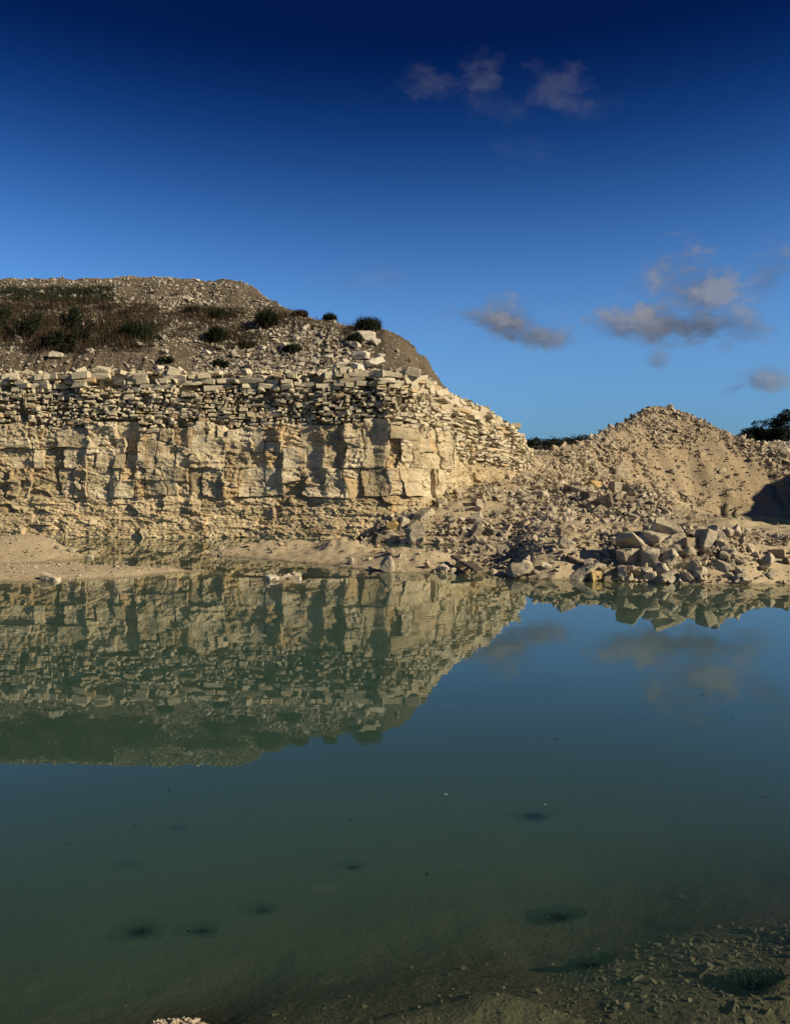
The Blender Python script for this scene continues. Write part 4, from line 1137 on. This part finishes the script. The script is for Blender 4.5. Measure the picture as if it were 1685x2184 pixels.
TREES = [(1582, 912, 54), (1608, 900, 64), (1632, 888, 66), (1654, 880, 66), (1680, 862, 56), (1706, 868, 84), (1664, 898, 72), (1620, 908, 60), (1740, 852, 90), (1564, 920, 46)]
def build_trees():
    words = ['lowest outer tree at the end of the dark wood', 'small rounded tree second from the end of the dark wood', 'rounded mid height tree in the dark wood', 'bushy tree beside the tallest of the dark wood',
             'tall tree with a separate bushy head above the dark wood', 'broad tree behind the tall one in the dark wood', 'dense tree in front of the dark wood', 'low dense tree filling the edge of the dark wood', 'big tree at the heart of the dark wood', 'small bush like tree at the foot of the dark wood']
    for i, (px, py, w) in enumerate(TREES):
        D = 138 + (i * 37 % 20); x = (px - CX) / F * D; zt = CAM_H + (HY - py) / F * D
        zg = float(far_h(np.array(x), np.array(float(D)))); H = zt - zg - .7; W = w * D / F
        root = link_ob('tree', None, label=words[i], cat='tree', group='trees of the dark wood', loc=(x, D, zg))
        r = np.random.default_rng(800 + i); n = 16
        cen = np.stack([r.uniform(-.42, .42, n) * W, r.uniform(-.42, .42, n) * W, (.12 + .76 * r.random(n)) * H], -1)
        cen[:, :2] *= (1.1 - .6 * cen[:, 2:3] / H)
        rad = np.stack([r.uniform(.16, .28, n) * W] * 2 + [r.uniform(.10, .16, n) * H], -1)
        co, q, rn = leaf_cloud(3200, cen, rad, .34, 820 + i)
        link_ob('crown', new_mesh('crown', co, quads=q, rnd=rn, mat=M_TREE), parent=root)
        st = join_q([stick((0, 0, -.3), (0, 0, H * .7), .22, .08, 7)] + [stick((0, 0, H * .25), c, .07, .02) for c in cen[:8]])
        link_ob('trunk', new_mesh('trunk', st[0], quads=st[1], mat=M_STEM, rnd=np.zeros(len(st[0]))), parent=root)
build_trees()

# ------------------------------------------------------------------ pond weed, floating scraps
def build_pond():
    for i, (p, W, D2, lab) in enumerate(WEED_SPOTS):
        def org(rr, m):
            a = rr.uniform(0, 6.28, m); q_ = np.sqrt(rr.random(m)) * (1 + .35 * np.sin(a * 3 + i) + .25 * np.sin(a * 7 + 2 * i))
            x = np.cos(a) * q_ * W / 2; y = np.sin(a) * q_ * D2 / 2
            return np.stack([x, y, ground_h(p.x + x, p.y + y) - p.z], -1)
        co, tr, rn = blades(2600, org, .05 + .04 * W, .018, 1.1, 900 + i)
        link_ob('pond_weed', new_mesh('pond_weed', co, tris=tr, rnd=rn, mat=M_ALGA), label=lab, cat='pond weed', group='pond weed patches', loc=p)
    m, nt = mat_nodes('pale_feather'); NB(nt).finish((.7, .68, .62), .8)
    for k, (px, py, w, lab) in enumerate([(951, 1696, 12, 'tiny white feather afloat in mid pond'), (1163, 1718, 8, 'tiny pale scrap afloat by the oval weed patch'), (708, 1238, 9, 'small white scrap afloat near the islet')]):
        x, y = w0(px, py); L = .7 * w * y / F
        bm = bmesh.new(); n = 7
        vs = []
        for j in range(n):
            t = j / (n - 1); ww = .10 * L * math.sin(math.pi * (.08 + .84 * t))
            vs.append((bm.verts.new(((t - .5) * L, -ww, .002)), bm.verts.new(((t - .5) * L, 0, .002 + .06 * L * math.sin(3.1 * t))), bm.verts.new(((t - .5) * L, ww, .002))))
        for a, b_ in zip(vs, vs[1:]):
            bm.faces.new((a[0], b_[0], b_[1], a[1])); bm.faces.new((a[1], b_[1], b_[2], a[2]))
        me = bpy.data.meshes.new('feather'); bm.to_mesh(me); bm.free(); me.materials.append(m)
        link_ob('feather', me, label=lab, cat='feather', loc=(x, y, .003), rot=(0, 0, .15 * k))
build_pond()

def build_debris():
    r = np.random.default_rng(950); n = 26; co, tr, rn = [], [], []
    for k in range(n):
        x, y = w0(r.uniform(60, 1640), 1035 + (r.uniform(340, 960)))
        L = r.uniform(.008, .022) * (y / 4) ** .5; a = r.normal(0, .5); m = 6
        t = np.linspace(0, 6.283, m, endpoint=False) + r.normal(0, .25, m); rad = L * r.uniform(.5, 1.1, m)
        px_, py_ = np.cos(t) * rad, np.sin(t) * rad * .5
        b0 = len(co)
        co += [(x, y, .006)] + [(x + c * math.cos(a) - d * math.sin(a), y + c * math.sin(a) + d * math.cos(a), .003 + .004 * r.random()) for c, d in zip(px_, py_)]
        tr += [(b0, b0 + 1 + j, b0 + 1 + (j + 1) % m) for j in range(m)]; rn += [r.random()] * (m + 1)
    link_ob('floating_debris', new_mesh('floating_debris', np.array(co), tris=np.array(tr), rnd=np.array(rn), mat=M_ALGA), kind='stuff', label='tiny dark leaf scraps afloat over the open pond', cat='debris')
build_debris()
print('blocks', N_MASS, N_COURSE, 'tris', sum(sum(len(p.vertices) - 2 for p in o.data.polygons) if len(o.data.polygons) < 3000 else len(o.data.polygons) * 2 for o in sc.objects if o.type == 'MESH'))
